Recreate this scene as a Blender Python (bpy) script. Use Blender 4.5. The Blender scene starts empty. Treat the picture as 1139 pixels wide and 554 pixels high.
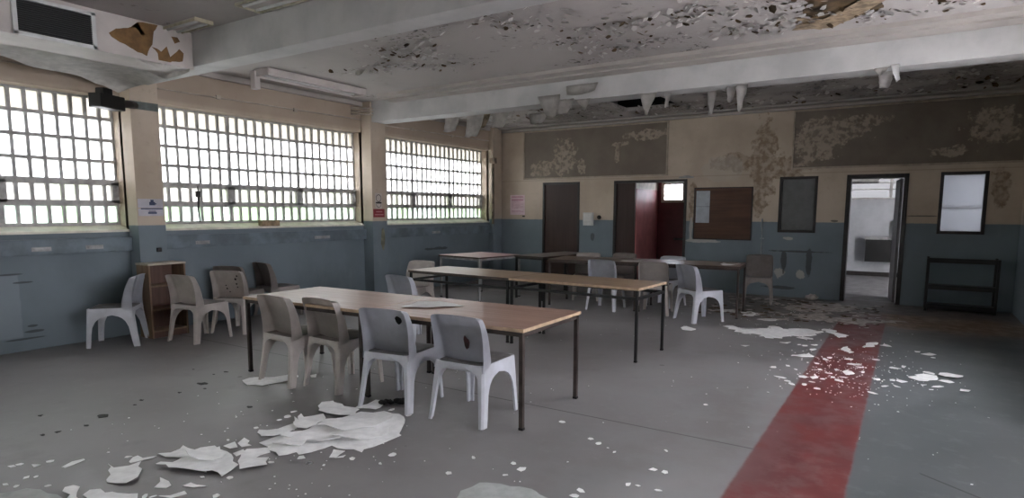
import bpy, bmesh, math, random
from mathutils import Vector, Matrix, noise
random.seed(7)
COL = bpy.context.scene.collection
PI = math.pi

# ------------------------------------------------------------------ materials
class NT:
    """small helper that writes shader nodes"""
    def __init__(self, name):
        self.m = bpy.data.materials.new(name); self.m.use_nodes = True
        self.t = self.m.node_tree; self.t.nodes.clear()
        self.out = self.n('ShaderNodeOutputMaterial')
        self.tc = self.n('ShaderNodeTexCoord').outputs['Object']
        self._xyz = None
    def n(self, k): return self.t.nodes.new(k)
    def put(self, sock, v):
        if isinstance(v, bpy.types.NodeSocket): self.t.links.new(v, sock)
        elif isinstance(v, (tuple, list)):
            sock.default_value = tuple(v) + (1,) if len(v) == 3 and len(sock.default_value) == 4 else tuple(v)
        else: sock.default_value = v
    def math(self, op, a, b=0.0, clamp=False):
        k = self.n('ShaderNodeMath'); k.operation = op; k.use_clamp = clamp
        self.put(k.inputs[0], a); self.put(k.inputs[1], b); return k.outputs[0]
    def mul(self, a, b): return self.math('MULTIPLY', a, b)
    def xyz(self):
        if self._xyz is None:
            k = self.n('ShaderNodeSeparateXYZ'); self.put(k.inputs[0], self.tc); self._xyz = k.outputs
        return self._xyz
    def noise(self, scale, detail=4, rough=.55, vec=None, stretch=None):
        v = vec if vec is not None else self.tc
        if stretch:
            mp = self.n('ShaderNodeMapping'); self.put(mp.inputs['Vector'], v); mp.inputs['Scale'].default_value = stretch; v = mp.outputs[0]
        k = self.n('ShaderNodeTexNoise'); self.put(k.inputs['Vector'], v)
        k.inputs['Scale'].default_value = scale; k.inputs['Detail'].default_value = detail; k.inputs['Roughness'].default_value = rough
        return k.outputs['Fac']
    def step(self, x, lo, hi, a=0.0, b=1.0):
        k = self.n('ShaderNodeMapRange'); k.interpolation_type = 'SMOOTHSTEP'
        self.put(k.inputs['Value'], x)
        k.inputs['From Min'].default_value = lo; k.inputs['From Max'].default_value = hi
        k.inputs['To Min'].default_value = a; k.inputs['To Max'].default_value = b
        return k.outputs[0]
    def mix(self, f, a, b):
        k = self.n('ShaderNodeMix'); k.data_type = 'RGBA'
        self.put(k.inputs[0], f); self.put(k.inputs[6], a); self.put(k.inputs[7], b); return k.outputs[2]
    def band(self, x, lo, hi, soft=.01):
        return self.mul(self.step(x, lo - soft, lo + soft), self.step(x, hi - soft, hi + soft, 1.0, 0.0))
    def blob(self, c, r, wob, amt=.35):
        """ragged patch around c with radii r (1 inside)"""
        s = self.n('ShaderNodeVectorMath'); s.operation = 'SUBTRACT'; self.put(s.inputs[0], self.tc); s.inputs[1].default_value = c
        d = self.n('ShaderNodeVectorMath'); d.operation = 'DIVIDE'; self.put(d.inputs[0], s.outputs[0]); d.inputs[1].default_value = r
        l = self.n('ShaderNodeVectorMath'); l.operation = 'LENGTH'; self.put(l.inputs[0], d.outputs[0])
        x = self.math('ADD', l.outputs['Value'], self.mul(self.math('SUBTRACT', wob, .5), amt * 6))
        return self.step(x, .8, 1.0, 1.0, 0.0)
    def maxi(self, items):
        r = items[0]
        for i in items[1:]: r = self.math('MAXIMUM', r, i)
        return r
    def bsdf(self, color, rough=.6, metal=0.0, bump=None, bstr=.2, bdist=.01, spec=.5):
        p = self.n('ShaderNodeBsdfPrincipled')
        self.put(p.inputs['Base Color'], color); self.put(p.inputs['Roughness'], rough); self.put(p.inputs['Metallic'], metal)
        p.inputs['Specular IOR Level'].default_value = spec
        if bump is not None:
            b = self.n('ShaderNodeBump'); b.inputs['Strength'].default_value = bstr; b.inputs['Distance'].default_value = bdist
            self.put(b.inputs['Height'], bump); self.t.links.new(b.outputs[0], p.inputs['Normal'])
        self.t.links.new(p.outputs[0], self.out.inputs[0]); return self.m

def simple(name, c, rough=.6, metal=0.0, var=.12, scale=9, spec=.5, bump=0):
    k = NT(name); f = k.noise(scale, 5)
    d = tuple(max(0, x * (1 - var * 2.2)) for x in c); e = tuple(min(1, x * (1 + var)) for x in c)
    col = k.mix(k.step(f, .3, .7), d, e)
    return k.bsdf(col, rough, metal, f if bump else None, bump, .01, spec)

CREAM = (.50, .42, .335); CREAM2 = (.40, .325, .25); BLUE = (.162, .200, .228); BLUE2 = (.136, .169, .193)

def wall_paint(name, dado, extra=None, peel=.0):
    k = NT(name); z = k.xyz()[2]
    n1 = k.noise(1.3, 5); n2 = k.noise(11, 6); n3 = k.noise(3.2, 5, stretch=(1, 1, .45))
    cream = k.mix(k.step(n1, .35, .7), CREAM, CREAM2)
    cream = k.mix(k.mul(k.step(n2, .58, .72), .25), cream, (.30, .24, .18))
    blue = k.mix(k.step(n1, .35, .68), BLUE, BLUE2)
    blue = k.mix(k.mul(k.step(n3, .56, .75), .45), blue, (.20, .235, .25))
    zz = k.math('ADD', z, k.mul(k.math('SUBTRACT', n2, .5), .012))
    c = k.mix(k.step(zz, dado - .006, dado + .006), blue, cream)
    if extra: c = extra(k, c, n1, n2, n3)
    return k.bsdf(c, .62, 0, n2, .12, .004, .35)

def back_extra(k, c, n1, n2, n3):
    w = k.noise(4.5, 7, .65)
    brown = k.mix(n2, (.14, .09, .05), (.27, .205, .145))
    stains = [((3.95, 0, 2.35), (.22, 9, .85)), ((4.25, 0, 2.25), (.55, 9, .22)), ((3.55, 0, 2.35), (.5, 9, .18)), ((3.9, 0, 1.75), (.12, 9, .5)),
              ((2.72, 0, 1.62), (.07, 9, .5)), ((7.25, 0, 1.85), (.12, 9, .35))]
    m = k.maxi([k.blob(a, b, w, .42) for a, b in stains])
    c = k.mix(k.mul(m, k.step(n2, .38, .62, .25, .95)), c, brown)
    pale = [((2.9, 0, .94), (.35, 9, .035)), ((2.70, 0, 1.15), (.035, 9, .22)), ((4.4, 0, 1.02), (.09, 9, .04)), ((4.3, 0, .44), (.10, 9, .10)), ((4.62, 0, .40), (.07, 9, .10)), ((3.1, 0, .93), (.2, 9, .02))]
    m2 = k.maxi([k.blob(a, b, w, .4) for a, b in pale])
    c = k.mix(k.mul(m2, .8), c, (.42, .40, .37))
    pinkw = k.blob((3.25, 0, 2.25), (.42, 9, .25), w, .2)
    c = k.mix(k.mul(pinkw, .5), c, (.43, .385, .33))
    scuff = k.maxi([k.blob(a, b, w, .3) for a, b in [((4.6, 0, .80), (.5, 9, .018)), ((4.35, 0, .62), (.05, 9, .25)), ((4.75, 0, .62), (.05, 9, .25)), ((4.3, 0, .16), (.3, 9, .03)), ((.67, 0, .95), (.05, 9, .08)), ((5.1, 0, 1.33), (.06, 9, .02)), ((6.3, 0, 1.42), (.2, 9, .012))]])
    c = k.mix(k.mul(scuff, .75), c, (.05, .055, .055))
    rail = k.band(k.xyz()[2], 2.125, 2.14, .006)
    return k.mix(k.mul(rail, .45), c, (.25, .20, .15))

def left_extra(k, c, n1, n2, n3):
    w = k.noise(5, 6, .6)
    yy = k.math('ADD', k.xyz()[1], k.mul(k.math('SUBTRACT', w, .5), .05))
    m = k.mul(k.band(yy, -9.60, -9.02, .01), k.band(k.xyz()[2], .15, .81, .012))
    c = k.mix(k.mul(m, .4), c, (.27, .31, .345))
    m = k.maxi([k.blob((-1.64, -8.97, .73), (9, .1, .012), w, .1), k.blob((-1.64, -8.92, .20), (9, .09, .016), w, .2), k.blob((-1.64, -9.02, .13), (9, .2, .012), w, .1), k.blob((-1.64, -9.1, .82), (9, .14, .010), w, .1),
                k.blob((-1.64, -8.93, .26), (9, .05, .014), w, .2), k.blob((-1.64, -2.2, .75), (9, .4, .03), w, .3)])
    c = k.mix(k.mul(m, .8), c, (.045, .055, .06))
    z = k.xyz()[2]
    up = k.step(z, 2.80, 2.86)  # shade over the windows painted in as a darker taupe
    return k.mix(k.mul(up, .55), c, (.30, .235, .185))

def floor_mat():
    k = NT('worn_painted_concrete'); X, Y, Z = k.xyz()
    n1 = k.noise(.9, 6); n2 = k.noise(7, 7, .65); n3 = k.noise(2.6, 6, .6)
    base = k.mix(k.step(n1, .35, .68), (.172, .162, .163), (.255, .245, .247))
    base = k.mix(k.mul(k.step(n2, .5, .75), .4), base, (.26, .25, .25))
    base = k.mix(k.mul(k.step(n3, .55, .75), .35), base, (.105, .10, .10))
    xw = k.math('ADD', X, k.mul(k.math('SUBTRACT', n2, .5), .03))
    yw = k.math('ADD', Y, k.mul(k.math('SUBTRACT', n3, .5), .9))
    green = k.mix(k.step(n1, .35, .65), (.090, .101, .104), (.120, .130, .135))
    green = k.mix(k.mul(k.step(n2, .52, .7), .25), green, (.22, .24, .24))
    c = k.mix(k.mul(k.step(xw, 5.96, 5.985), k.step(yw, -2.7, -2.3, 1.0, 0.0)), base, green)
    # bluish grey wash left of the stripe, lightened to make up for weak daylight
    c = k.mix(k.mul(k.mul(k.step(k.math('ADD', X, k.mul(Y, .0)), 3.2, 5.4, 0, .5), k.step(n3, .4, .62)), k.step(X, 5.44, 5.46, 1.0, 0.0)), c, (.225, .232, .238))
    # darker floor near the far wall
    far = k.step(yw, -2.9, -2.0)
    c = k.mix(k.mul(far, .8), c, k.mix(k.step(n2, .4, .6), (.085, .075, .07), (.15, .13, .12)))
    brown = k.mul(k.step(xw, 5.7, 6.1), k.band(yw, -2.3, -1.15, .18))
    c = k.mix(k.mul(brown, .85), c, k.mix(k.step(n2, .4, .65), (.17, .105, .065), (.33, .225, .16)))
    red = k.mix(k.step(n3, .38, .62), (.150, .025, .024), (.112, .019, .020))
    worn = k.mul(k.step(k.math('ADD', k.mul(n2, .6), k.mul(n3, .5)), .50, .64), .75)
    lw = k.mul(k.step(X, 5.40, 5.75, 1.0, 0.0), k.step(n3, .42, .56))
    worn2 = k.math('MAXIMUM', k.mul(lw, .42), k.mul(worn, k.step(Y, -6.6, -3.4, .45, .85)))
    red = k.mix(worn2, red, (.20, .135, .135))
    rm = k.mul(k.band(xw, 5.43, 5.975, .012), k.step(yw, -1.9, -1.0, 1.0, 0.0))
    c = k.mix(k.mul(rm, .94), c, red)
    # dark spots, crumbs
    v = k.n('ShaderNodeTexVoronoi'); v.inputs['Scale'].default_value = 3.3; k.put(v.inputs['Vector'], k.tc)
    vs = k.n('ShaderNodeSeparateColor'); k.put(vs.inputs[0], v.outputs['Color'])
    rad = k.mul(k.math('SUBTRACT', vs.outputs[0], .55, True), .22)
    spot = k.mul(k.step(k.math('SUBTRACT', v.outputs['Distance'], rad), -.02, .01, 1.0, 0.0), k.step(n2, .4, .55))
    c = k.mix(k.mul(spot, .6), c, (.045, .042, .042))
    v2 = k.n('ShaderNodeTexVoronoi'); v2.inputs['Scale'].default_value = 9; k.put(v2.inputs['Vector'], k.tc)
    vs2 = k.n('ShaderNodeSeparateColor'); k.put(vs2.inputs[0], v2.outputs['Color'])
    rad2 = k.mul(k.math('SUBTRACT', vs2.outputs[1], .82, True), .45)
    spot2 = k.step(k.math('SUBTRACT', v2.outputs['Distance'], rad2), -.02, 0, 1.0, 0.0)
    c = k.mix(k.mul(spot2, .5), c, (.34, .33, .33))
    # slab joints
    j = k.mul(k.band(k.math('ADD', Y, k.mul(X, .0)), -7.645, -7.632, .004), k.step(X, 5.42, 5.45, 1.0, 0.0))
    d = k.math('ADD', k.math('ADD', Y, 7.505), k.mul(k.math('SUBTRACT', X, 6.315), .74))
    j2 = k.mul(k.band(d, -.010, .010, .004), k.band(X, 6.31, 6.75, .01))
    j3 = k.mul(k.band(X, 2.93, 2.945, .004), k.step(Y, -7.6, -7.4, 0, 0.0))
    c = k.mix(k.mul(k.maxi([j, j2, j3]), .85), c, (.03, .03, .03))
    rg = k.step(n1, .3, .7, .36, .58)
    return k.bsdf(c, rg, 0, n2, .12, .004, .4)

def ceiling_mat():
    k = NT('flaking_ceiling_paint'); X, Y, Z = k.xyz()
    n1 = k.noise(.8, 5); n2 = k.noise(16, 5, .6); n3 = k.noise(1.6, 4); n4 = k.noise(38, 4)
    c = k.mix(k.step(n1, .35, .7), (.43, .395, .375), (.345, .315, .30))
    cl = k.step(n3, .52, .66)
    hole = k.mul(cl, k.step(n2, .575, .61))
    hole = k.math('MAXIMUM', hole, k.mul(k.step(Y, -3.7, -3.6), k.mul(k.step(n3, .42, .52), k.step(n2, .56, .62))))
    c = k.mix(k.mul(hole, .9), c, (.045, .037, .032))
    c = k.mix(k.mul(k.mul(cl, k.step(n4, .58, .66)), .6), c, (.55, .53, .51))
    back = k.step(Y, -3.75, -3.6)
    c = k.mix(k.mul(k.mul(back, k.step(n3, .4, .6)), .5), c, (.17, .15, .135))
    return k.bsdf(c, .8, 0, n2, .25, .01, .2)

def panel_mat(name, stains):
    k = NT(name); n1 = k.noise(2, 5); n2 = k.noise(10, 6, .65); w = k.noise(5.5, 7, .68)
    c = k.mix(k.step(n1, .3, .7), (.150, .122, .098), (.190, .158, .128))
    m = k.maxi([k.blob(a, b, w, .48) for a, b in stains])
    c = k.mix(k.mul(k.mul(m, k.step(n2, .38, .56)), .9), c, k.mix(n1, (.44, .37, .29), (.30, .25, .20)))
    c = k.mix(k.mul(k.step(w, .62, .7), .4), c, (.09, .075, .06))
    return k.bsdf(c, .7, 0, n2, .3, .006, .25)

def glass_mat(name, dim, rows=True):
    k = NT(name); z = k.xyz()[2]
    n = k.noise(60, 3); n2 = k.noise(2.2, 4)
    mid = (.98, .99, 1.0)
    if rows:
        warm = k.mix(n2, (.40, .385, .35), (.47, .46, .43))
        green = k.mix(k.step(n2, .42, .60), (.60, .665, .63), (.50, .60, .46))
        tint = k.mix(k.step(z, 2.53, 2.55), mid, warm)
        tint = k.mix(k.step(z, 1.56, 1.58, 1.0, 0.0), tint, green)
        tint = k.mix(k.band(z, 1.57, 1.80, .01), tint, k.mix(k.step(n2, .45, .6), (.56, .55, .535), (.50, .52, .465)))
    else: tint = k.mix(n2, mid, (.95, .96, .98))
    tint = k.mix(1 - dim, tint, (0, 0, 0))
    tr = k.n('ShaderNodeBsdfTransparent'); k.put(tr.inputs[0], tint)
    tl = k.n('ShaderNodeBsdfTranslucent'); k.put(tl.inputs[0], tint)
    gl = k.n('ShaderNodeBsdfGlossy'); k.put(gl.inputs['Roughness'], .25)
    m1 = k.n('ShaderNodeMixShader'); m1.inputs[0].default_value = .5
    k.t.links.new(tr.outputs[0], m1.inputs[1]); k.t.links.new(tl.outputs[0], m1.inputs[2])
    m2 = k.n('ShaderNodeMixShader'); m2.inputs[0].default_value = .05
    k.t.links.new(m1.outputs[0], m2.inputs[1]); k.t.links.new(gl.outputs[0], m2.inputs[2])
    k.t.links.new(m2.outputs[0], k.out.inputs[0]); return k.m

def frosted_mat():
    k = NT('frosted_partition_glass')
    n = k.noise(3, 3)
    tl = k.n('ShaderNodeBsdfTranslucent'); k.put(tl.inputs[0], k.mix(n, (.75, .78, .82), (.9, .92, .95)))
    tr = k.n('ShaderNodeBsdfTransparent'); k.put(tr.inputs[0], (.85, .88, .92))
    gl = k.n('ShaderNodeBsdfGlossy'); k.put(gl.inputs['Roughness'], .2)
    m1 = k.n('ShaderNodeMixShader'); m1.inputs[0].default_value = .45
    k.t.links.new(tr.outputs[0], m1.inputs[1]); k.t.links.new(tl.outputs[0], m1.inputs[2])
    m2 = k.n('ShaderNodeMixShader'); m2.inputs[0].default_value = .06
    k.t.links.new(m1.outputs[0], m2.inputs[1]); k.t.links.new(gl.outputs[0], m2.inputs[2])
    k.t.links.new(m2.outputs[0], k.out.inputs[0]); return k.m

def wood_mat(name, a, b, scale=6, rough=.45, axis='X'):
    k = NT(name); st = (.25, 5, 5) if axis == 'X' else ((5, .25, 5) if axis == 'Y' else (5, 5, .25))
    n = k.noise(scale, 6, .6, stretch=st); n2 = k.noise(1.4, 4); n3 = k.noise(9, 5)
    c = k.mix(k.step(n, .35, .65), a, b)
    c = k.mix(k.mul(k.step(n2, .45, .7), .35), c, tuple(min(1, x * 1.35) for x in b))
    c = k.mix(k.mul(k.step(n3, .6, .75), .3), c, tuple(x * .55 for x in a))
    return k.bsdf(c, rough, 0, n, .06, .002, .4)

def seat_mat(name, c, d):
    k = NT(name); n = k.noise(7, 6, .6); z = k.xyz()[2]
    g = k.n('ShaderNodeNewGeometry'); sx = k.n('ShaderNodeSeparateXYZ'); k.put(sx.inputs[0], g.outputs['True Normal'])
    top = k.mul(k.mul(k.step(sx.outputs[2], .75, .95), k.step(z, .40, .405)), k.step(n, .25, .6, .75, 1.0))
    col = k.mix(top, k.mix(k.step(n, .4, .7), c, tuple(x * .85 for x in c)), d)
    return k.bsdf(col, .5, 0, n, .05, .002, .4)

M = {}
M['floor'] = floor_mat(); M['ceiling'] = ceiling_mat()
M['wall_l'] = wall_paint('painted_wall_left', 1.245, left_extra)
M['wall_b'] = wall_paint('painted_wall_back', 1.305, back_extra)
M['pillar'] = wall_paint('painted_pillar', 1.31)
M['beam'] = simple('beam_paint', (.46, .45, .44), .6, 0, .07, 2.5)
M['box'] = simple('duct_box_paint', (.50, .455, .43), .6, 0, .06, 3)
M['cornice'] = simple('cornice_paint', (.40, .365, .335), .65, 0, .05, 3)
M['sill'] = simple('cream_sill', (.72, .66, .58), .5, 0, .1, 6)
M['bluetrim'] = simple('blue_trim', (.140, .178, .208), .6, 0, .15, 4)
M['frame'] = simple('window_bar_paint', (.42, .41, .395), .5, 0, .12, 12)
M['glass'] = glass_mat('dusty_frosted_pane', .74); M['glass_plain'] = glass_mat('frosted_pane', .84, False); M['glass_dim'] = glass_mat('dimmed_pane', .16, False); M['frost'] = frosted_mat()  # washroom panes evenly darkened to cut the daylight behind them
M['panel1'] = panel_mat('taupe_panel_paint', [((-.55, 0, 2.42), (.26, 9, .14)), ((.02, 0, 2.62), (.3, 9, .36)), ((-.12, 0, 2.35), (.16, 9, .08)), ((1.8, 0, 2.95), (.45, 9, .10)), ((1.25, 0, 2.80), (.22, 9, .05)), ((1.18, 0, 2.58), (.05, 9, .16)), ((-.6, 0, 2.27), (.3, 9, .05)), ((.4, 0, 2.40), (.1, 9, .16))])
M['panel2'] = panel_mat('taupe_panel_paint_flaked', [((4.95, 0, 2.80), (.55, 9, .24)), ((4.75, 0, 2.50), (.35, 9, .22)), ((5.5, 0, 2.95), (.3, 9, .1)), ((7.1, 0, 2.75), (.35, 9, .28)), ((6.6, 0, 2.4), (.3, 9, .08)), ((4.55, 0, 2.3), (.2, 9, .06))])
M['brown_door'] = wood_mat('dark_brown_door', (.030, .014, .011), (.042, .022, .018), 5, .55, 'Z')
M['door_frame'] = simple('dark_door_frame', (.016, .011, .010), .45, 0, .2)
M['black'] = simple('black_plastic', (.006, .006, .006), .4, 0, .1)
M['darkmetal'] = simple('dark_steel', (.008, .0075, .0075), .45, 0, .2)
M['brownmetal'] = simple('brown_painted_steel', (.050, .036, .032), .45, .2, .2)
M['rubber'] = simple('black_rubber', (.008, .008, .008), .8, 0, .1)
M['greymetal'] = simple('grey_steel', (.30, .30, .30), .4, .2, .15)
M['top1'] = wood_mat('faded_brown_laminate', (.25, .150, .112), (.325, .21, .165), 5, .38)
M['top2'] = wood_mat('tan_wood_laminate', (.215, .145, .090), (.285, .20, .13), 6, .38)
M['top3'] = wood_mat('pink_laminate', (.43, .25, .245), (.50, .32, .31), 3, .35)
M['top3b'] = wood_mat('grey_brown_laminate', (.10, .075, .065), (.155, .125, .11), 4, .3)
M['top4'] = wood_mat('dark_brown_laminate', (.12, .075, .055), (.17, .115, .085), 5, .32)
M['edge'] = simple('pale_edge_strip', (.46, .33, .22), .45, 0, .12, 14)
M['edge_dark'] = simple('dark_edge_strip', (.05, .032, .024), .45, 0, .12, 14)
M['cool'] = simple('grey_plastic_cool_light', (.52, .53, .575), .42, 0, .06, 7)  # cool cast of the light mixed into one shared grey plastic
M['warm'] = simple('grey_plastic_warm_light', (.53, .485, .455), .45, 0, .07, 7)  # same plastic with the warmer light's cast in its colour
M['dim'] = simple('grey_plastic_shaded', (.27, .235, .22), .5, 0, .08, 7)  # same plastic darkened and browned for chairs in shade
M['seat_cool'] = seat_mat('dusty_cool_seat', (.52, .53, .575), (.105, .098, .095))  # seat sides repeat the cool, warm and shaded casts
M['seat_warm'] = seat_mat('dusty_warm_seat', (.53, .485, .455), (.115, .09, .085))
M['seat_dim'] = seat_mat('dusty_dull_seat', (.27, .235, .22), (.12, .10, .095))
M['mark'] = simple('burn_black', (.008, .007, .007), .8, 0, .2)
M['rust'] = simple('dark_red_stain', (.05, .012, .012), .7, 0, .3, 20)
M['case'] = wood_mat('bookcase_side_wood', (.17, .105, .062), (.23, .15, .09), 5, .5, 'Z')
M['case_top'] = simple('bookcase_pale_top', (.42, .36, .29), .5, 0, .1)
M['case_in'] = wood_mat('bookcase_inner_wood', (.085, .04, .028), (.12, .06, .042), 5, .5, 'Z')
M['flake'] = simple('fallen_white_paint', (.90, .90, .895), .7, 0, .05, 14)
M['flake_grey'] = simple('fallen_grey_paint', (.42, .44, .43), .7, 0, .07, 12)
M['flake_dirty'] = simple('trodden_paint', (.50, .455, .43), .8, 0, .2, 9)
M['peel'] = simple('hanging_paint', (.58, .555, .53), .7, 0, .08, 10)
M['peel_tan'] = simple('stained_hanging_paint', (.33, .26, .18), .75, 0, .25, 10)
M['bare'] = simple('bare_brown_board', (.185, .100, .035), .8, 0, .14, 12)
M['bare_dark'] = simple('damp_bare_ceiling', (.10, .060, .024), .85, 0, .3, 7)
M['bare_tan'] = simple('torn_ceiling_skin', (.30, .22, .14), .85, 0, .25, 12)
M['grille'] = simple('dark_grille', (.012, .010, .010), .6, 0, .1)
M['board'] = wood_mat('brown_pin_board', (.055, .024, .013), (.085, .038, .022), 4, .6)
M['board_frame'] = simple('pin_board_edge', (.018, .010, .008), .5, 0, .1)
M['paper'] = simple('white_paper', (.62, .62, .60), .75, 0, .04)
M['paper_blue'] = simple('bluish_paper', (.40, .43, .47), .7, 0, .06)
M['paper_pink'] = simple('pinkish_notice', (.66, .52, .56), .7, 0, .05)
M['ink_pink'] = simple('faded_pink_ink', (.50, .27, .34), .7, 0, .1)
M['ink_blue'] = simple('dark_blue_ink', (.04, .055, .12), .7, 0, .1)
M['ink_dark'] = simple('dark_ink', (.02, .018, .02), .7, 0, .1)
M['sign_lilac'] = simple('pale_lilac_sign', (.44, .43, .48), .5, 0, .05)
M['sign_red'] = simple('dark_red_sign', (.22, .012, .022), .45, 0, .08)
M['sign_white'] = simple('off_white_sign', (.52, .47, .43), .5, 0, .05)
M['teal'] = simple('grey_green_band', (.115, .135, .125), .6, 0, .15)
M['white_plastic'] = simple('white_plastic', (.55, .55, .54), .45, 0, .05)
M['room_white'] = simple('washroom_white_wall', (.40, .41, .43), .5, 0, .06, 3)
M['room_floor'] = simple('washroom_floor', (.27, .26, .26), .6, 0, .12, 5)
M['maroon'] = simple('maroon_wall_shaded', (.13, .022, .026), .5, 0, .12, 3)  # maroon paint darkened for the unlit far wall
M['maroon_lit'] = simple('maroon_wall_lit', (.36, .13, .13), .5, 0, .12, 3)  # same maroon lightened for window light on the left wall
M['dirt'] = simple('dark_dirt', (.035, .033, .033), .8, 0, .2)
M['cream_wall'] = simple('cream_wall', (.60, .54, .45), .6, 0, .08)
M['grey_pane'] = simple('grey_blank_pane', (.10, .103, .106), .25, 0, .05)
M['grass'] = simple('lawn_grass', (.13, .155, .09), .9, 0, .3, 2)
M['leaf'] = simple('hedge_leaf', (.11, .19, .07), .8, 0, .35, 6)
M['yellowed'] = simple('yellowed_diffuser', (.50, .46, .34), .5, 0, .12)
M['concrete'] = simple('plain_outer_wall', (.45, .43, .40), .8, 0, .08)
M['brick'] = simple('block_wood', (.30, .21, .13), .7, 0, .2, 14)
M['pipe'] = simple('painted_pipe', (.30, .33, .34), .5, 0, .1)
M['pipe_cream'] = simple('cream_conduit', (.42, .36, .30), .5, 0, .1)

# ------------------------------------------------------------------ mesh helpers
def bx(bm, x0, x1, y0, y1, z0, z1, mat=0, bev=0.0, mtx=None):
    r = bmesh.ops.create_cube(bm, size=1)
    vs = r['verts']
    for v in vs:
        v.co = Vector(((x0 + x1) / 2 + v.co.x * (x1 - x0), (y0 + y1) / 2 + v.co.y * (y1 - y0), (z0 + z1) / 2 + v.co.z * (z1 - z0)))
    fs = set(f for v in vs for f in v.link_faces)
    if bev > 0:
        es = list(set(e for v in vs for e in v.link_edges))
        b = bmesh.ops.bevel(bm, geom=es, offset=bev, segments=2, profile=.7, affect='EDGES', clamp_overlap=True)
        fs = set(b['faces']) | set(f for f in fs if f.is_valid)
        vs = list(set(v for f in fs for v in f.verts))
    for f in fs:
        if f.is_valid: f.material_index = mat
    if mtx is not None:
        for v in vs: v.co = mtx @ v.co
    return vs

def tube(bm, pts, r, seg=8, mat=0, cap=True):
    rings = []
    P = [Vector(p) for p in pts]
    rr = r if isinstance(r, (list, tuple)) else [r] * len(P)
    for i, p in enumerate(P):
        d = (P[min(i + 1, len(P) - 1)] - P[max(i - 1, 0)]).normalized()
        a = d.cross(Vector((0, 0, 1)))
        if a.length < .01: a = d.cross(Vector((1, 0, 0)))
        a.normalize(); b = d.cross(a)
        rings.append([bm.verts.new(p + (a * math.cos(2 * PI * k / seg) + b * math.sin(2 * PI * k / seg)) * rr[i]) for k in range(seg)])
    for i in range(len(P) - 1):
        for k in range(seg):
            f = bm.faces.new((rings[i][k], rings[i][(k + 1) % seg], rings[i + 1][(k + 1) % seg], rings[i + 1][k])); f.material_index = mat; f.smooth = True
    if cap:
        for q in (rings[0][::-1], rings[-1]):
            f = bm.faces.new(q); f.material_index = mat
    return rings

def obj(name, bm, mats, parent=None, smooth=False, loc=None, rotz=None):
    bmesh.ops.recalc_face_normals(bm, faces=bm.faces)
    me = bpy.data.meshes.new(name); bm.to_mesh(me); bm.free()
    for m in (mats if isinstance(mats, (list, tuple)) else [mats]): me.materials.append(M[m] if isinstance(m, str) else m)
    if smooth:
        for p in me.polygons: p.use_smooth = True
    o = bpy.data.objects.new(name, me); COL.objects.link(o)
    if parent is not None: o.parent = parent
    if loc is not None: o.location = loc
    if rotz is not None: o.rotation_euler.z = rotz
    return o

def empty(name, loc=(0, 0, 0), rotz=0):
    o = bpy.data.objects.new(name, None); COL.objects.link(o); o.location = loc; o.rotation_euler.z = rotz; o.empty_display_size = .1
    return o

def tag(o, label, cat, group=None):
    o['label'] = label; o['category'] = cat
    if group: o['group'] = group
    return o

def struct(name, bm, mats, parent=None, smooth=False):
    o = obj(name, bm, mats, parent, smooth); o['kind'] = 'structure'; return o

def BM(): return bmesh.new()

def box_obj(name, b, mat, parent=None, bev=0.0, kind=None):
    bm = BM(); bx(bm, *b, bev=bev); o = obj(name, bm, mat, parent)
    if kind: o['kind'] = kind
    return o

def wall_with_holes(bm, a0, a1, z0, z1, holes, place):
    """rectangular wall minus rectangular holes; place(a0,a1,z0,z1) adds one block"""
    xs = sorted(set([a0, a1] + [h[0] for h in holes] + [h[1] for h in holes])); xs = [x for x in xs if a0 <= x <= a1]
    for i in range(len(xs) - 1):
        l, r = xs[i], xs[i + 1]; mid = (l + r) / 2
        hs = sorted([(h[2], h[3]) for h in holes if h[0] <= mid <= h[1]])
        z = z0
        for lo, hi in hs:
            if lo > z + 1e-6: place(l, r, z, lo)
            z = hi
        if z < z1 - 1e-6: place(l, r, z, z1)

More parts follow.
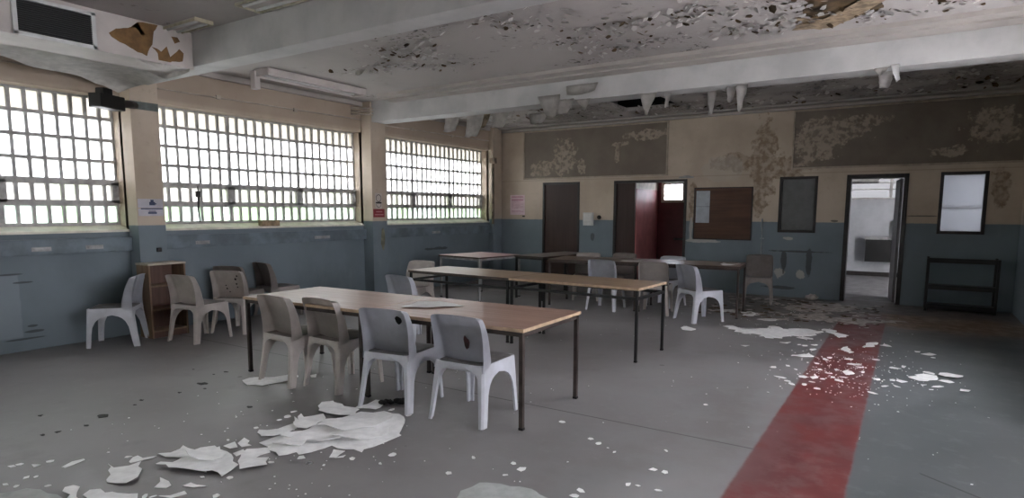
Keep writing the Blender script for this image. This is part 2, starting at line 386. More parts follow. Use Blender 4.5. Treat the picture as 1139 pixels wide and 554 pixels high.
def dup(root, loc, rotz, label=None, group=None):
    r = root.copy(); COL.objects.link(r); r.location = loc; r.rotation_euler = (0, 0, rotz)
    if label: r['label'] = label
    if group: r['group'] = group
    for ch in list(root.children):
        c = ch.copy(); COL.objects.link(c); c.parent = r
        for g in list(ch.children):
            d = g.copy(); COL.objects.link(d); d.parent = c
    return r
FL={
 'main':[(2.754, -9.288), (2.749, -9.194), (2.773, -9.04), (2.811, -8.941), (2.745, -8.766), (2.817, -8.682), (2.839, -8.493), (2.932, -8.463), (2.972, -8.386), (3.056, -8.395), (3.11, -8.376), (3.233, -8.447), (3.327, -8.58), (3.388, -8.673), (3.427, -8.695), (3.425, -8.822), (3.389, -8.991), (3.42, -9.039), (3.335, -9.026), (3.242, -9.072), (3.172, -9.059), (3.173, -9.117), (3.114, -9.267), (3.075, -9.252), (3.037, -9.353), (2.981, -9.33), (2.907, -9.327), (2.847, -9.293)],
 'tongue':[(2.519, -8.622), (2.458, -8.536), (2.51, -8.467), (2.716, -8.494), (2.842, -8.51), (2.9, -8.607), (2.753, -8.666), (2.604, -8.687)],
 'f3':[(2.721, -8.44), (2.725, -8.23), (2.781, -8.215), (2.885, -8.343), (2.906, -8.41), (2.823, -8.403)],
 'f4':[(2.569, -9.173), (2.532, -9.132), (2.621, -9.049), (2.641, -8.937), (2.719, -8.97), (2.734, -9.051), (2.725, -9.156), (2.663, -9.21)],
 'f5':[(2.56, -8.868), (2.639, -8.897), (2.545, -8.795), (2.618, -8.83), (2.668, -8.698), (2.789, -8.799), (2.816, -8.967), (2.736, -8.99)],
 'f6':[(2.628, -9.356), (2.598, -9.289), (2.761, -9.349), (2.712, -9.384)],
 'f7':[(2.623, -9.451), (2.645, -9.385), (2.717, -9.414), (2.706, -9.46)],
 'f8':[(2.787, -9.491), (2.785, -9.42), (2.842, -9.444), (2.84, -9.504)],
 'f9':[(2.891, -9.529), (2.794, -9.402), (2.869, -9.308), (2.933, -9.336), (2.935, -9.442), (2.996, -9.391), (3.099, -9.477), (3.061, -9.547), (3.034, -9.611)],
 'f10':[(2.568, -9.838), (2.554, -9.804), (2.622, -9.771), (2.569, -9.661), (2.621, -9.473), (2.737, -9.499), (2.964, -9.573), (3.0, -9.642), (3.032, -9.72), (2.915, -9.707), (2.896, -9.745), (2.728, -9.796)],
 'f11':[(2.398, -9.738), (2.443, -9.685), (2.387, -9.576), (2.506, -9.57), (2.501, -9.526), (2.55, -9.464), (2.607, -9.482), (2.566, -9.629), (2.561, -9.689), (2.48, -9.736)],
 'f12':[(2.316, -9.981), (2.381, -9.98), (2.427, -9.919), (2.425, -9.851), (2.491, -9.899), (2.545, -9.905), (2.649, -9.979), (2.68, -10.053), (2.617, -10.075), (2.511, -10.078), (2.46, -10.033)],
 'f13':[(2.36, -9.887), (2.32, -9.846), (2.315, -9.815), (2.37, -9.813), (2.417, -9.755), (2.426, -9.784), (2.397, -9.841), (2.38, -9.89)],
 'f14':[(2.837, -9.987), (2.735, -9.903), (2.825, -9.903), (2.884, -9.921), (2.892, -9.955)],
 'f15':[(2.94, -9.893), (2.946, -9.847), (3.062, -9.823), (3.012, -9.871)],
 'f16':[(2.967, -10.034), (3.019, -9.923), (3.058, -9.932), (3.03, -10.003)],
 'f17':[(2.618, -10.24), (2.58, -10.19), (2.612, -10.152), (2.681, -10.16), (2.701, -10.133), (2.841, -10.073), (2.912, -10.11), (2.731, -10.262)],
 'f18':[(2.275, -10.512), (2.263, -10.477), (2.279, -10.367), (2.365, -10.333), (2.508, -10.312), (2.601, -10.323), (2.516, -10.448), (2.372, -10.542)],
 'f19':[(2.458, -10.257), (2.469, -10.221), (2.518, -10.211), (2.572, -10.246), (2.7, -10.282), (2.616, -10.313)],
 'f20':[(2.115, -10.14), (2.074, -10.071), (2.092, -10.014), (2.121, -10.02), (2.129, -10.072), (2.135, -10.132)],
 'f21':[(1.945, -10.225), (1.969, -10.188), (1.988, -10.2), (1.978, -10.227)],
 'f22':[(4.291, -9.225), (4.245, -9.118), (4.276, -8.987), (4.377, -8.938), (4.487, -8.907), (4.589, -8.91), (4.693, -8.94), (4.686, -9.038), (4.392, -9.252)],
 'f23':[(1.344, -8.466), (1.343, -8.342), (1.468, -8.228), (1.519, -8.052), (1.633, -8.102), (1.664, -8.321), (1.624, -8.466), (1.483, -8.512)],
 'f24':[(1.691, -8.02), (1.714, -7.965), (1.777, -8.026), (1.747, -8.056)],
 'f25':[(3.304, -9.196), (3.237, -9.103), (3.307, -9.072), (3.357, -9.187)],
 'f26':[(3.357, -9.197), (3.372, -9.125), (3.386, -9.157)],
 'r1':[(4.237, -3.387), (4.301, -3.345), (4.49, -3.538), (4.617, -3.418), (4.768, -3.282), (4.757, -3.082), (4.832, -3.115), (4.867, -3.253), (5.149, -3.067), (5.324, -3.142), (5.343, -3.313), (5.25, -3.518), (5.116, -3.639), (4.974, -3.77), (4.908, -3.945), (4.751, -3.808), (4.573, -3.82), (4.305, -3.623)],
 'r2':[(5.129, -3.799), (5.173, -3.67), (5.298, -3.743), (5.257, -3.901)],
 'r3':[(5.001, -4.128), (5.107, -4.041), (5.087, -4.146)],
 'r4':[(4.664, -4.537), (4.749, -4.492), (4.723, -4.58)],
 'r5':[(5.22, -4.769), (5.348, -4.607), (5.358, -4.517), (5.426, -4.685), (5.322, -4.768)],
 'r6':[(4.115, -2.101), (4.255, -2.008), (4.407, -2.217), (4.368, -2.427), (4.246, -2.481)],
 'r7':[(4.464, -2.672), (4.62, -2.518), (4.765, -2.558), (4.656, -2.722)],
 'r8':[(3.866, -2.043), (4.028, -1.936), (4.091, -2.273), (3.912, -2.285)],
 'r9':[(4.72, -1.963), (4.885, -1.835), (5.009, -1.753), (5.28, -1.507), (5.192, -1.8), (5.316, -1.997), (5.581, -1.778), (5.798, -2.009), (5.899, -1.785), (6.204, -1.758), (5.885, -2.106), (5.764, -2.169), (5.752, -2.342), (5.682, -2.495), (5.616, -2.323), (5.364, -2.271), (5.197, -2.356), (4.993, -2.262)],
 'r10':[(4.55, -1.347), (4.869, -0.64), (5.176, -0.437), (5.563, -0.676), (5.523, -1.16), (5.263, -1.332), (4.987, -1.574), (4.741, -1.586)],
 'r11':[(5.427, -3.027), (5.525, -3.233), (5.639, -3.339), (5.562, -3.551), (5.497, -3.356), (5.324, -3.122), (5.338, -3.014)],
 'r12':[(5.812, -3.892), (5.841, -3.616), (5.926, -3.526), (5.928, -3.789), (5.839, -3.917)],
 'r13':[(5.97, -3.684), (6.008, -3.518), (6.088, -3.711), (6.045, -3.706)],
 'r14':[(5.631, -4.081), (5.676, -3.949), (5.756, -4.226), (5.713, -4.319)],
 'r15':[(6.249, -5.107), (6.341, -4.906), (6.462, -4.898), (6.472, -4.997), (6.325, -5.181)],
 'r16':[(6.475, -4.889), (6.544, -4.774), (6.665, -4.82), (6.616, -4.924)],
 'r17':[(6.351, -3.939), (6.432, -3.827), (6.49, -3.882), (6.414, -3.971)],
 'r18':[(6.156, -5.196), (6.243, -5.279), (6.199, -5.342)],
 'r19':[(6.134, -5.452), (6.194, -5.523), (6.149, -5.514)],
 'r20':[(6.191, -4.62), (6.228, -4.637), (6.212, -4.725)],
 'r21':[(6.337, -5.319), (6.383, -5.299), (6.356, -5.398)],
 'r22':[(5.727, -5.198), (5.775, -5.052), (5.831, -5.226), (5.766, -5.317)],
 'r23':[(5.495, -5.568), (5.531, -5.471), (5.564, -5.569), (5.528, -5.635)],
 'chairchip':[(3.777, -3.882), (3.81, -3.753), (3.968, -3.86), (3.954, -4.022), (3.845, -4.031)],
 'black':[(2.824, -8.241), (2.828, -8.157), (2.878, -8.097), (2.951, -8.104), (2.989, -8.187), (2.931, -8.224), (2.916, -8.287)],
}
SP=[(2.524, -9.356), (2.479, -9.12), (2.471, -8.927), (2.454, -8.848), (2.405, -8.748), (3.072, -9.428), (3.161, -9.284), (3.27, -9.31), (3.364, -9.286), (3.626, -9.09), (3.592, -8.95), (3.433, -9.131), (3.175, -8.353), (3.07, -8.221), (3.266, -9.312), (2.983, -8.319), (4.181, -7.858), (4.496, -8.043), (4.286, -8.656), (4.372, -8.7), (4.047, -8.973), (4.332, -8.82), (4.036, -8.72), (4.719, -8.168), (5.016, -8.289), (5.083, -8.287), (4.964, -8.552), (5.017, -8.536), (4.779, -8.76), (4.779, -8.834), (4.93, -6.903), (4.983, -7.972), (5.131, -8.531), (4.572, -8.089), (1.859, -10.256), (1.958, -10.138), (2.106, -10.309), (2.139, -10.275), (2.192, -10.383), (2.328, -10.286), (2.114, -10.407), (1.855, -10.289), (2.274, -9.853), (2.925, -9.77), (3.063, -9.69), (2.899, -10.07), (2.935, -10.044), (3.207, -9.862), (5.263, -5.244), (5.348, -5.353), (5.365, -4.33), (5.484, -4.985), (5.727, -4.611), (5.789, -4.826), (5.854, -4.921), (5.966, -4.49), (5.565, -4.646), (6.075, -5.552), (5.997, -5.833), (6.014, -5.33), (5.595, -5.946), (5.442, -5.601), (5.347, -5.834), (5.392, -5.903), (5.537, -5.743), (5.603, -5.586), (5.626, -5.336), (5.675, -5.469), (5.732, -5.568), (5.754, -5.417), (5.536, -4.754), (5.273, -5.732), (5.535, -5.231), (5.674, -5.155), (6.136, -4.775), (6.323, -3.84), (6.456, -4.062), (6.411, -4.808), (6.533, -5.071), (6.456, -5.315), (6.41, -5.456), (6.648, -5.331), (6.133, -5.286), (5.209, -4.141), (5.265, -4.158), (5.359, -4.064), (5.159, -5.376), (5.492, -5.87), (5.887, -5.114), (5.833, -4.814), (6.542, -4.845)]
DS=[(0.591, -8.468), (0.916, -8.468), (0.93, -8.354), (1.127, -8.701), (1.216, -8.95), (1.164, -9.225), (1.248, -9.313), (1.316, -9.574), (1.448, -9.732), (1.424, -9.893), (1.406, -9.972), (2.027, -8.862), (0.933, -9.817), (1.282, -8.77)]
BP1=[(-8.691, 3.087), (-8.627, 3.141), (-8.46, 3.197), (-8.408, 3.136), (-8.367, 3.146), (-8.433, 3.244), (-8.243, 3.262), (-8.309, 3.151), (-8.306, 3.069), (-8.333, 3.03), (-8.364, 2.95), (-8.49, 2.989), (-8.627, 3.039), (-8.671, 3.06)]
BP2=[(-8.119, 3.186), (-8.057, 3.192), (-8.032, 3.155), (-8.088, 3.125), (-8.103, 3.156)]
BP3=[(-8.316, 3.047), (-8.225, 3.02), (-8.169, 3.082), (-8.155, 3.035), (-8.14, 2.987), (-8.046, 3.083), (-8.003, 3.049), (-8.017, 2.969), (-8.125, 2.947), (-8.18, 2.911), (-8.256, 2.93), (-8.26, 2.996)]
CB=[(5.328, -5.83), (5.309, -5.58), (5.237, -5.514), (5.223, -5.257), (5.264, -5.106), (5.429, -4.969), (5.574, -4.941), (5.698, -4.956), (5.829, -5.081), (5.824, -5.307), (5.782, -5.542)]
CT=[(5.156, -5.206), (5.257, -5.11), (5.464, -4.947), (5.595, -4.927), (5.405, -4.717), (5.218, -4.801), (5.143, -4.952)]
SKY = 11.0; EXPO = 1.3
CEIL = 3.27
XL = -1.64          # inner face of the window wall
XG = -1.85          # glazing plane
XR = 7.52           # right wall
YF = -15.2          # wall behind the camera
P_FRONT = -1.42
PILL = [(-15.42, -15.10), (-11.66, -11.34), (-7.89, -7.57), (-4.13, -3.79), (-.42, -.08)]
WIN = [(-15.10, -11.66), (-11.34, -7.89), (-7.57, -4.13), (-3.79, -.42)]
SILL0, SILL1, HEAD = 1.245, 1.324, 2.785

# ------------------------------------------------------------------ room shell
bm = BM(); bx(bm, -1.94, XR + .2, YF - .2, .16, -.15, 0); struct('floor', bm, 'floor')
# ceiling with the torn opening in the far bay
HX0, HX1, HY0, HY1 = 1.75, 2.75, -2.05, -.95
bm = BM()
for b in ((-1.94, XR + .2, YF - .2, HY0), (-1.94, HX0, HY0, HY1), (HX1, XR + .2, HY0, HY1), (-1.94, XR + .2, HY1, .16)):
    bx(bm, b[0], b[1], b[2], b[3], CEIL, CEIL + .06)
struct('ceiling', bm, 'ceiling')
bm = BM()
for b in ((HX0 - .3, HX1 + .3, HY0 - .3, HY1 + .3, CEIL + .62, CEIL + .66), (HX0 - .3, HX1 + .3, HY0 - .34, HY0 - .3, CEIL + .06, CEIL + .66), (HX0 - .3, HX1 + .3, HY1 + .3, HY1 + .34, CEIL + .06, CEIL + .66),
          (HX0 - .34, HX0 - .3, HY0 - .34, HY1 + .34, CEIL + .06, CEIL + .66), (HX1 + .3, HX1 + .34, HY0 - .34, HY1 + .34, CEIL + .06, CEIL + .66)):
    bx(bm, *b)
struct('trim_1', bm, 'black')                        # dark void above the opening
bm = BM()
wall_with_holes(bm, YF, .0, 0, CEIL + .06, [(a, b, SILL0, HEAD) for a, b in WIN], lambda l, r, z0, z1: bx(bm, -1.94, XL, l, r, z0, z1))
struct('wall_left', bm, 'wall_l')
D1 = (-.513, .367, 0, 2.086); D2 = (1.13, 2.605, 0, 2.086); D3 = (5.246, 6.108, 0, 2.085); WR = (6.515, 7.108, 1.147, 2.09); WS = (4.221, 4.82, 1.125, 2.079)
bm = BM()
wall_with_holes(bm, -1.94, XR + .2, 0, CEIL + .06, [D1, D2, D3, WR, WS], lambda l, r, z0, z1: bx(bm, l, r, 0, .16, z0, z1))
struct('wall_back', bm, 'wall_b')
RWIN = [(-10.4, -7.89), (-7.57, -4.4)]                              # unseen windows, inferred from light on the chairs, sized to brighten the room
bm = BM(); wall_with_holes(bm, YF, 0, 0, CEIL + .06, [(a, b, 1.0, 2.785) for a, b in RWIN], lambda l, r, z0, z1: bx(bm, XR, XR + .2, l, r, z0, z1)); struct('wall_right', bm, 'wall_b')
# wall behind the camera, with one unseen window added for daylight from behind
FW = [(-1.2, 1.2)]
bm = BM()
wall_with_holes(bm, -1.94, XR + .2, 0, CEIL + .06, [(a, b, 1.0, 2.785) for a, b in FW], lambda l, r, z0, z1: bx(bm, l, r, YF - .2, YF, z0, z1))
struct('wall_front', bm, 'wall_l')

# ------------------------------------------------------------------ windows
def window(n, y0, y1):
    bm = BM(); t = .022
    rows = [SILL1 + (HEAD - SILL1) * i / 6 for i in range(7)]
    x0, x1 = XG - .025, XG + .025
    for i, z in enumerate(rows):
        h = {0: .022, 1: .034, 2: .034, 6: .022}.get(i, .019)
        dd = .012 if i in (1, 2) else 0
        bx(bm, x0 - dd, x1 + dd, y0, y1, z - h, z + h)
    nc = 24; w = (y1 - y0) / nc
    for i in range(nc + 1):
        y = y0 + w * i; h = .026 if i % 8 == 0 else .0175
        bx(bm, x0 + .006, x1 - .006, y - h, y + h, rows[0], rows[6])
    for s in range(1, 3):                                # heavier hopper stiles in the second row
        y = y0 + w * 8 * s; bx(bm, x0 - .012, x1 + .012, y - .055, y + .055, rows[1], rows[2])
    for y in (y0 + .02, y1 - .02): bx(bm, x0 - .012, x1 + .012, y - .05, y + .05, rows[1], rows[2])
    o = struct('window_%d' % n, bm, 'frame')
    bm = BM(); bx(bm, XG - .006, XG - .001, y0, y1, rows[0], rows[6]); g = obj('glass_pane', bm, 'glass', o)
    bm = BM()
    q = [(XG - .03, SILL1), (XL + .012, SILL0 + .012), (XL + .012, SILL0 - .012), (XG - .09, SILL0 - .012)]
    for x, z in ((0, 0),): pass
    a = [bm.verts.new((x, y0, z)) for x, z in q]; b = [bm.verts.new((x, y1, z)) for x, z in q]
    for i in range(4): bm.faces.new((a[i], a[(i + 1) % 4], b[(i + 1) % 4], b[i]))
    bm.faces.new(a[::-1]); bm.faces.new(b)
    obj('window_sill', bm, 'sill', o)
    return o
for i, (a, b) in enumerate(WIN): window(i + 1, a, b)
def front_window(n, x0, x1):
    bm = BM(); rows = [1.0 + 1.785 * i / 6 for i in range(7)]
    for z in rows: bx(bm, x0, x1, YF - .13, YF - .08, z - .015, z + .015)
    for i in range(25): x = x0 + (x1 - x0) * i / 24; bx(bm, x - .014, x + .014, YF - .125, YF - .085, 1.0, 2.785)
    o = struct('window_%d' % n, bm, 'frame')
    bm = BM(); bx(bm, x0, x1, YF - .115, YF - .110, 1.0, 2.785); obj('glass_pane', bm, 'glass', o)
front_window(5, *FW[0])
for n_, (a, b) in enumerate(RWIN):
    bm = BM()
    for i in range(7): bx(bm, XR + .08, XR + .13, a, b, 1.0 + 1.785 * i / 6 - .015, 1.0 + 1.785 * i / 6 + .015)
    for i in range(25): y = a + (b - a) * i / 24; bx(bm, XR + .085, XR + .125, y - .014, y + .014, 1.0, 2.785)
    o = struct('window_%d' % (n_ + 12), bm, 'frame'); bm = BM(); bx(bm, XR + .110, XR + .115, a, b, 1.0, 2.785); obj('glass_pane', bm, 'glass_plain', o)

# pillars, ledges, beams
tn = 2
for i, (a, b) in enumerate(PILL):
    bm = BM(); bx(bm, -1.70, P_FRONT if i < 4 else -1.52, a, b, 0, CEIL, bev=.006)
    o = struct('trim_%d' % tn, bm, 'pillar'); tn += 1
    if i == 2:
        c = box_obj('paint_band', (P_FRONT - .02, P_FRONT + .003, a + .004, b - .004, 2.645, 2.735), 'teal', o)
    if i == 3:
        bm = BM()
        for z in (3.05, 3.10, 3.15): tube(bm, [(-1.60, a - .25, z), (-1.45, a - .06, z), (P_FRONT + .03, a - .03, z), (P_FRONT + .03, b + .02, z)], .014)
        obj('conduit', bm, 'pipe_cream', o)
        bm = BM(); n = 9                                   # worn yellowish patch on the blue
        vs = [bm.verts.new((P_FRONT + .002, (a + b) / 2 + .06 + .05 * math.cos(t * 2 * PI / n) * (1 + .3 * math.sin(3 * t)), 1.0 + .20 * math.sin(t * 2 * PI / n))) for t in range(n)]
        bm.faces.new(vs); obj('worn_patch', bm, simple('worn_yellow_paint', (.20, .19, .13), .7, 0, .2), o)
for i, (a, b) in enumerate(WIN):
    bm = BM(); bx(bm, XL - .02, -1.575, a, b, 1.01, 1.175, bev=.006); o = struct('trim_%d' % tn, bm, 'bluetrim'); tn += 1
    ys = {1: [(-8.88, -8.74), (-8.37, -8.23), (-9.9, -9.76)], 2: [(-7.1, -6.95), (-5.20, -4.94)], 3: [(-2.4, -2.2)]}.get(i, [])
    for y0, y1 in ys:
        bm = BM(); bx(bm, -1.585, -1.566, y0, y1, 1.06, 1.085, bev=.005); bx(bm, -1.58, -1.572, y0 - .02, y1 + .02, 1.05, 1.095)
        obj('vent_slot', bm, ['greymetal'], o)
# raised strip and conduit lines over the windows
bm = BM(); bx(bm, XL - .02, XL + .05, -11.3, -.0, 3.20, CEIL + .01); struct('trim_%d' % tn, bm, 'cornice'); tn += 1
for (y0, y1) in ((-11.34, -7.89), (-7.57, -4.13), (-3.79, -.42)):
    bm = BM(); tube(bm, [(XL + .012, y0, 2.955), (XL + .012, y1, 2.99)], .010, 6)
    k = (y0 + y1) / 2
    for yy in (y0 + .9, k + .4): bx(bm, XL - .002, XL + .03, yy - .03, yy + .03, 2.945, 2.995)
    o = obj('cable_conduit', bm, 'pipe_cream'); tag(o, {-11.34: 'thin painted conduit over the nearest barred window', -7.57: 'thin painted conduit over the middle barred window', -3.79: 'thin painted conduit over the farthest barred window'}[y0], 'conduit', 'conduits over the windows')
def beam(y0, y1, zb):
    global tn
    bm = BM(); bx(bm, XL - .05, XR + .05, y0, y1, zb, CEIL + .01, bev=.012); struct('trim_%d' % tn, bm, 'beam'); tn += 1
beam(-4.10, -3.77, 2.94); beam(-7.90, -7.66, 2.94)
# stepped cornice on the near side of the far beam
bm = BM(); bx(bm, -.9, XR + .02, -4.52, -4.09, 3.225, CEIL + .01, bev=.004); bx(bm, -.9, XR + .02, -4.34, -4.09, 3.205, CEIL, bev=.004)
struct('trim_%d' % tn, bm, 'cornice'); tn += 1
# cornice along the back wall
bm = BM(); bx(bm, -1.66, XR + .02, -.10, .01, 3.19, 3.225, bev=.004); bx(bm, -1.66, XR + .02, -.22, .01, 3.245, CEIL + .01, bev=.004)
struct('trim_%d' % tn, bm, 'cornice'); tn += 1

# ------------------------------------------------------------------ duct box with grille along the window wall
BXF = -.07
box = empty('ceiling_duct', (-.8, -9.6, 2.92))
tag(box, 'boxed-in white ceiling duct with dark grille and torn brown patch, upper left corner', 'duct')
def at_box(b): return b
inv = Matrix.Translation((.8, 9.6, -2.92))
def boxpart(name, bm, mat, parent=box):
    if parent is box: bmesh.ops.transform(bm, matrix=inv, verts=bm.verts)
    else: bmesh.ops.transform(bm, matrix=inv, verts=bm.verts)
    return obj(name, bm, mat, parent)
bm = BM(); bx(bm, -.95, BXF, -12.2, -7.905, 2.92, CEIL - .001, bev=.006); bx(bm, BXF - .12, BXF + .006, -12.2, -7.906, 2.912, 2.935, bev=.003); boxpart('casing', bm, 'box')
bm = BM()
gy0, gy1, gz0, gz1 = -9.385, -8.835, 2.945, 3.20
for b in ((BXF, BXF + .022, gy0 - .035, gy0, gz0 - .03, gz1 + .03), (BXF, BXF + .022, gy1, gy1 + .035, gz0 - .03, gz1 + .03), (BXF, BXF + .022, gy0 - .035, gy1 + .035, gz0 - .03, gz0), (BXF, BXF + .022, gy0 - .035, gy1 + .035, gz1, gz1 + .03)): bx(bm, *b, bev=.003)
g = boxpart('grille_frame', bm, 'white_plastic')
bm = BM(); bx(bm, BXF - .002, BXF + .003, gy0, gy1, gz0, gz1)
for i in range(15):
    z = gz0 + .009 + i * .0170
    vs = bx(bm, BXF + .002, BXF + .018, gy0, gy1, z - .002, z + .002, mat=1)
    for v in vs: v.co.z -= (v.co.x - BXF - .010) * .6
boxpart('louvre', bm, ['grille', M['darkmetal']], g)
def poly_patch(bm, pts, f, lift, jag=.01, mat=0, seed=0):
    rnd = random.Random(seed); out = []
    for i, p in enumerate(pts):
        q = pts[(i + 1) % len(pts)]; L = math.hypot(q[0] - p[0], q[1] - p[1]); n = max(1, min(6, int(L / .035)))
        for s in range(n):
            t = s / n; jx = rnd.uniform(-jag, jag) if s else 0; jy = rnd.uniform(-jag, jag) if s else 0
            out.append((p[0] + (q[0] - p[0]) * t + jx, p[1] + (q[1] - p[1]) * t + jy))
    fc = bm.faces.new([bm.verts.new(f(a, b)) for a, b in out]); fc.material_index = mat
    r = bmesh.ops.triangulate(bm, faces=[fc])
    return r['faces']
for i, P_ in enumerate((BP1, BP2, BP3)):
    bm = BM(); poly_patch(bm, P_, lambda a, b: (BXF + .0015, a, b), 0, .008, seed=i)
    o = boxpart('bare_patch', bm, 'bare'); o['label'] = 'bare brown patch'
# loose skin curling off under the box
def sheet(name, grid, mat, thick=.003, parent=None, smooth=True):
    bm = BM(); rows = [[bm.verts.new(p) for p in r] for r in grid]
    fs = []
    for i in range(len(rows) - 1):
        for j in range(len(rows[0]) - 1):
            fs.append(bm.faces.new((rows[i][j], rows[i][j + 1], rows[i + 1][j + 1], rows[i + 1][j])))
    bmesh.ops.solidify(bm, geom=fs, thickness=thick)
    return obj(name, bm, mat, parent, smooth)
def lerp_x(y):
    return -.90 if y < -9.25 else -.90 - (y + 9.25) / 1.32 * .66
grid = []
for i in range(29):
    y = -10.7 + i * .0988; xo = lerp_x(y); row = []
    for j in range(9):
        t = j / 8; x = -.55 + (xo + .55) * t
        z = 2.916 - .010 * t + .006 * math.sin(i * .9 + j * .7) * t
        if j >= 7: z -= (.030 + .016 * math.sin(i * .8)) * (j - 6) / 2
        if i >= 27: z -= .028 * (i - 26)
        row.append((x + (.012 * math.sin(i * 1.7) if j == 8 else 0), y, z))
    grid.append(row)
o = sheet('sagging_board', grid, 'peel', .006); tag(o, 'loose white board sagging under the duct above the nearest window', 'board')
grid = [[(-1.32 + i * .104, -7.935 - .004 * j + .006 * math.sin(i * 1.9), 2.918 - .016 * j - (.012 * math.sin(i * .9) if j else 0)) for j in range(4)] for i in range(13)]
o = sheet('peeling_paint', grid, 'peel'); tag(o, 'thin strip of white paint hanging along the end of the duct', 'peeling paint')
grid = [[(BXF - .02 + .02 * j - .03 * (i - 3) ** 2 * .05 * j / 3, -8.47 + i * .045, 2.925 - .012 * j - .025 * math.sin(PI * i / 6) * j / 3) for j in range(4)] for i in range(7)]
o = sheet('peeling_paint', grid, 'peel'); tag(o, 'small flap of paint drooping from the lower edge of the torn duct', 'peeling paint')

# ------------------------------------------------------------------ ceiling patches, lamps
bm = BM(); poly_patch(bm, CB, lambda a, b: (a, b, CEIL - .004), 0, .03, seed=3)
bmesh.ops.solidify(bm, geom=list(bm.faces), thickness=.003)
o = obj('ceiling_stain', bm, 'bare_dark'); tag(o, 'dark brown bare patch in the flaking ceiling, upper right', 'stain')
bm = BM(); poly_patch(bm, CT, lambda a, b: (a, b, CEIL - .010 - .05 * max(0, (b + 4.95)) + .008 * math.sin(a * 21)), 0, .03, seed=4)
bmesh.ops.solidify(bm, geom=list(bm.faces), thickness=.003)
o = obj('torn_ceiling_skin', bm, 'bare_tan'); tag(o, 'torn tan ceiling skin hanging beside the dark brown ceiling patch', 'peeling paint')

def batten(loc, length, rotz, label, diff, w=.28, h=.09, broken=False):
    e = empty('ceiling_light', loc, rotz); tag(e, label, 'light')
    bm = BM(); bx(bm, -length / 2, length / 2, -w / 2, w / 2, -h * .45, 0, bev=.006); obj('housing', bm, 'box', e)
    bm = BM()
    for s in (-1, 1):
        tube(bm, [(-length / 2 + .04, s * w * .27, -h * .70), (length / 2 - .04, s * w * .27, -h * .70)], .014, 8)
    obj('tube', bm, 'white_plastic', e)
    bm = BM()
    for s in (-1, 1):
        vs = bx(bm, -length / 2, length / 2, s * w * .5 - .004, s * w * .5 + .004, -h, -.01)
    bx(bm, -length / 2 - .004, -length / 2 + .012, -w / 2, w / 2, -h, 0); bx(bm, length / 2 - .012, length / 2 + .004, -w / 2, w / 2, -h, 0)
    obj('reflector', bm, diff, e)
    if broken:
        bm = BM(); bx(bm, -length / 2 - .03, -length / 2 + .05, w / 2 - .04, w / 2 + .05, -.24, -.02, bev=.006); obj('end_cap', bm, 'box', e)
    return e
batten((-.86, -5.72, CEIL), 1.66, PI / 2, 'long fluorescent ceiling light above the middle barred window', 'box', broken=True)
batten((.16, -8.10, CEIL), .62, .0, 'short yellowed light showing over the corner of the ceiling duct', 'yellowed', .18, .035)
batten((1.48, -8.10, CEIL), .68, .0, 'yellowed ceiling light beside the near beam, cut by the top of the photo', 'yellowed', .24, .03)

# hanging paint
def peel(x0, x1, y, z0, L, curl, label, mat='peel', tip=.35, skew=0.0, seed=1, dirn=-1):
    rnd = random.Random(seed); nI, nJ = 7, 5; g = []
    for i in range(nI):
        t = i / (nI - 1); w = (1 - t) + tip * t; cx = (x0 + x1) / 2 + skew * t; hw = (x1 - x0) / 2 * w
        row = []
        for j in range(nJ):
            s = j / (nJ - 1) * 2 - 1
            a = curl * t
            row.append((cx + s * hw + rnd.uniform(-.012, .012) * t, y + dirn * (L * .45 * (1 - math.cos(a)) / max(curl, .2) + .035 * s * s * t) + rnd.uniform(-.006, .006), z0 - L * (math.sin(a) / max(curl, .2) if curl > .2 else t) + rnd.uniform(-.012, .012) * t))
        g.append(row)
    o = sheet('peeling_paint', g, mat); tag(o, label, 'peeling paint', 'paint peeling off the beam and ceiling'); return o
peel(1.76, 2.12, -4.118, 3.04, .37, 1.0, 'large white curl of paint peeling off the far beam, left of the dark ceiling hole', seed=1, skew=.10)
peel(2.06, 2.32, -4.112, 2.97, .22, .9, 'smaller curl hanging right beside the large white curl on the far beam', seed=2, tip=.6)
peel(2.33, 2.56, -4.11, 2.95, .16, .5, 'small triangular paint flap on the far beam between the curls and the dark hole', seed=3, tip=.08, skew=.06)
peel(3.22, 3.45, -4.09, 2.945, .28, .5, 'long pointed paint strip hanging over the right end of the dark ceiling hole', seed=4, tip=.1)
peel(3.50, 3.58, -3.95, 2.945, .18, .3, 'narrow grey paint strip hanging just right of the dark ceiling hole', seed=14, tip=.5)
peel(2.20, 2.66, -4.106, 3.14, .17, 1.2, 'raised blistered paint low on the face of the far beam', seed=5, tip=.8)
peel(4.36, 4.50, -4.0, 2.945, .33, .6, 'ragged paint strip dangling above the brown pin board', seed=6, tip=.3)
peel(4.24, 4.36, -3.95, 2.945, .2, .5, 'short paint flap beside the ragged strip above the pin board', seed=7, tip=.4)
peel(3.98, 4.10, -3.80, 2.945, .30, .5, 'greyish paint strip hanging well left of the ragged strip above the pin board', seed=15, tip=.3)
peel(5.74, 5.88, -4.10, 2.945, .09, .6, 'small white paint flap at the beam edge, left of the bright curled strip', seed=8, tip=.2)
peel(5.90, 5.975, -4.11, 2.96, .19, .8, 'bright white curled paint strip hanging from the beam edge at the right', 'flake', seed=9, tip=.4, skew=.03)
peel(5.78, 5.92, -3.9, 2.94, .17, .4, 'grey paint scrap hanging behind the bright curled strip', seed=10, tip=.7)
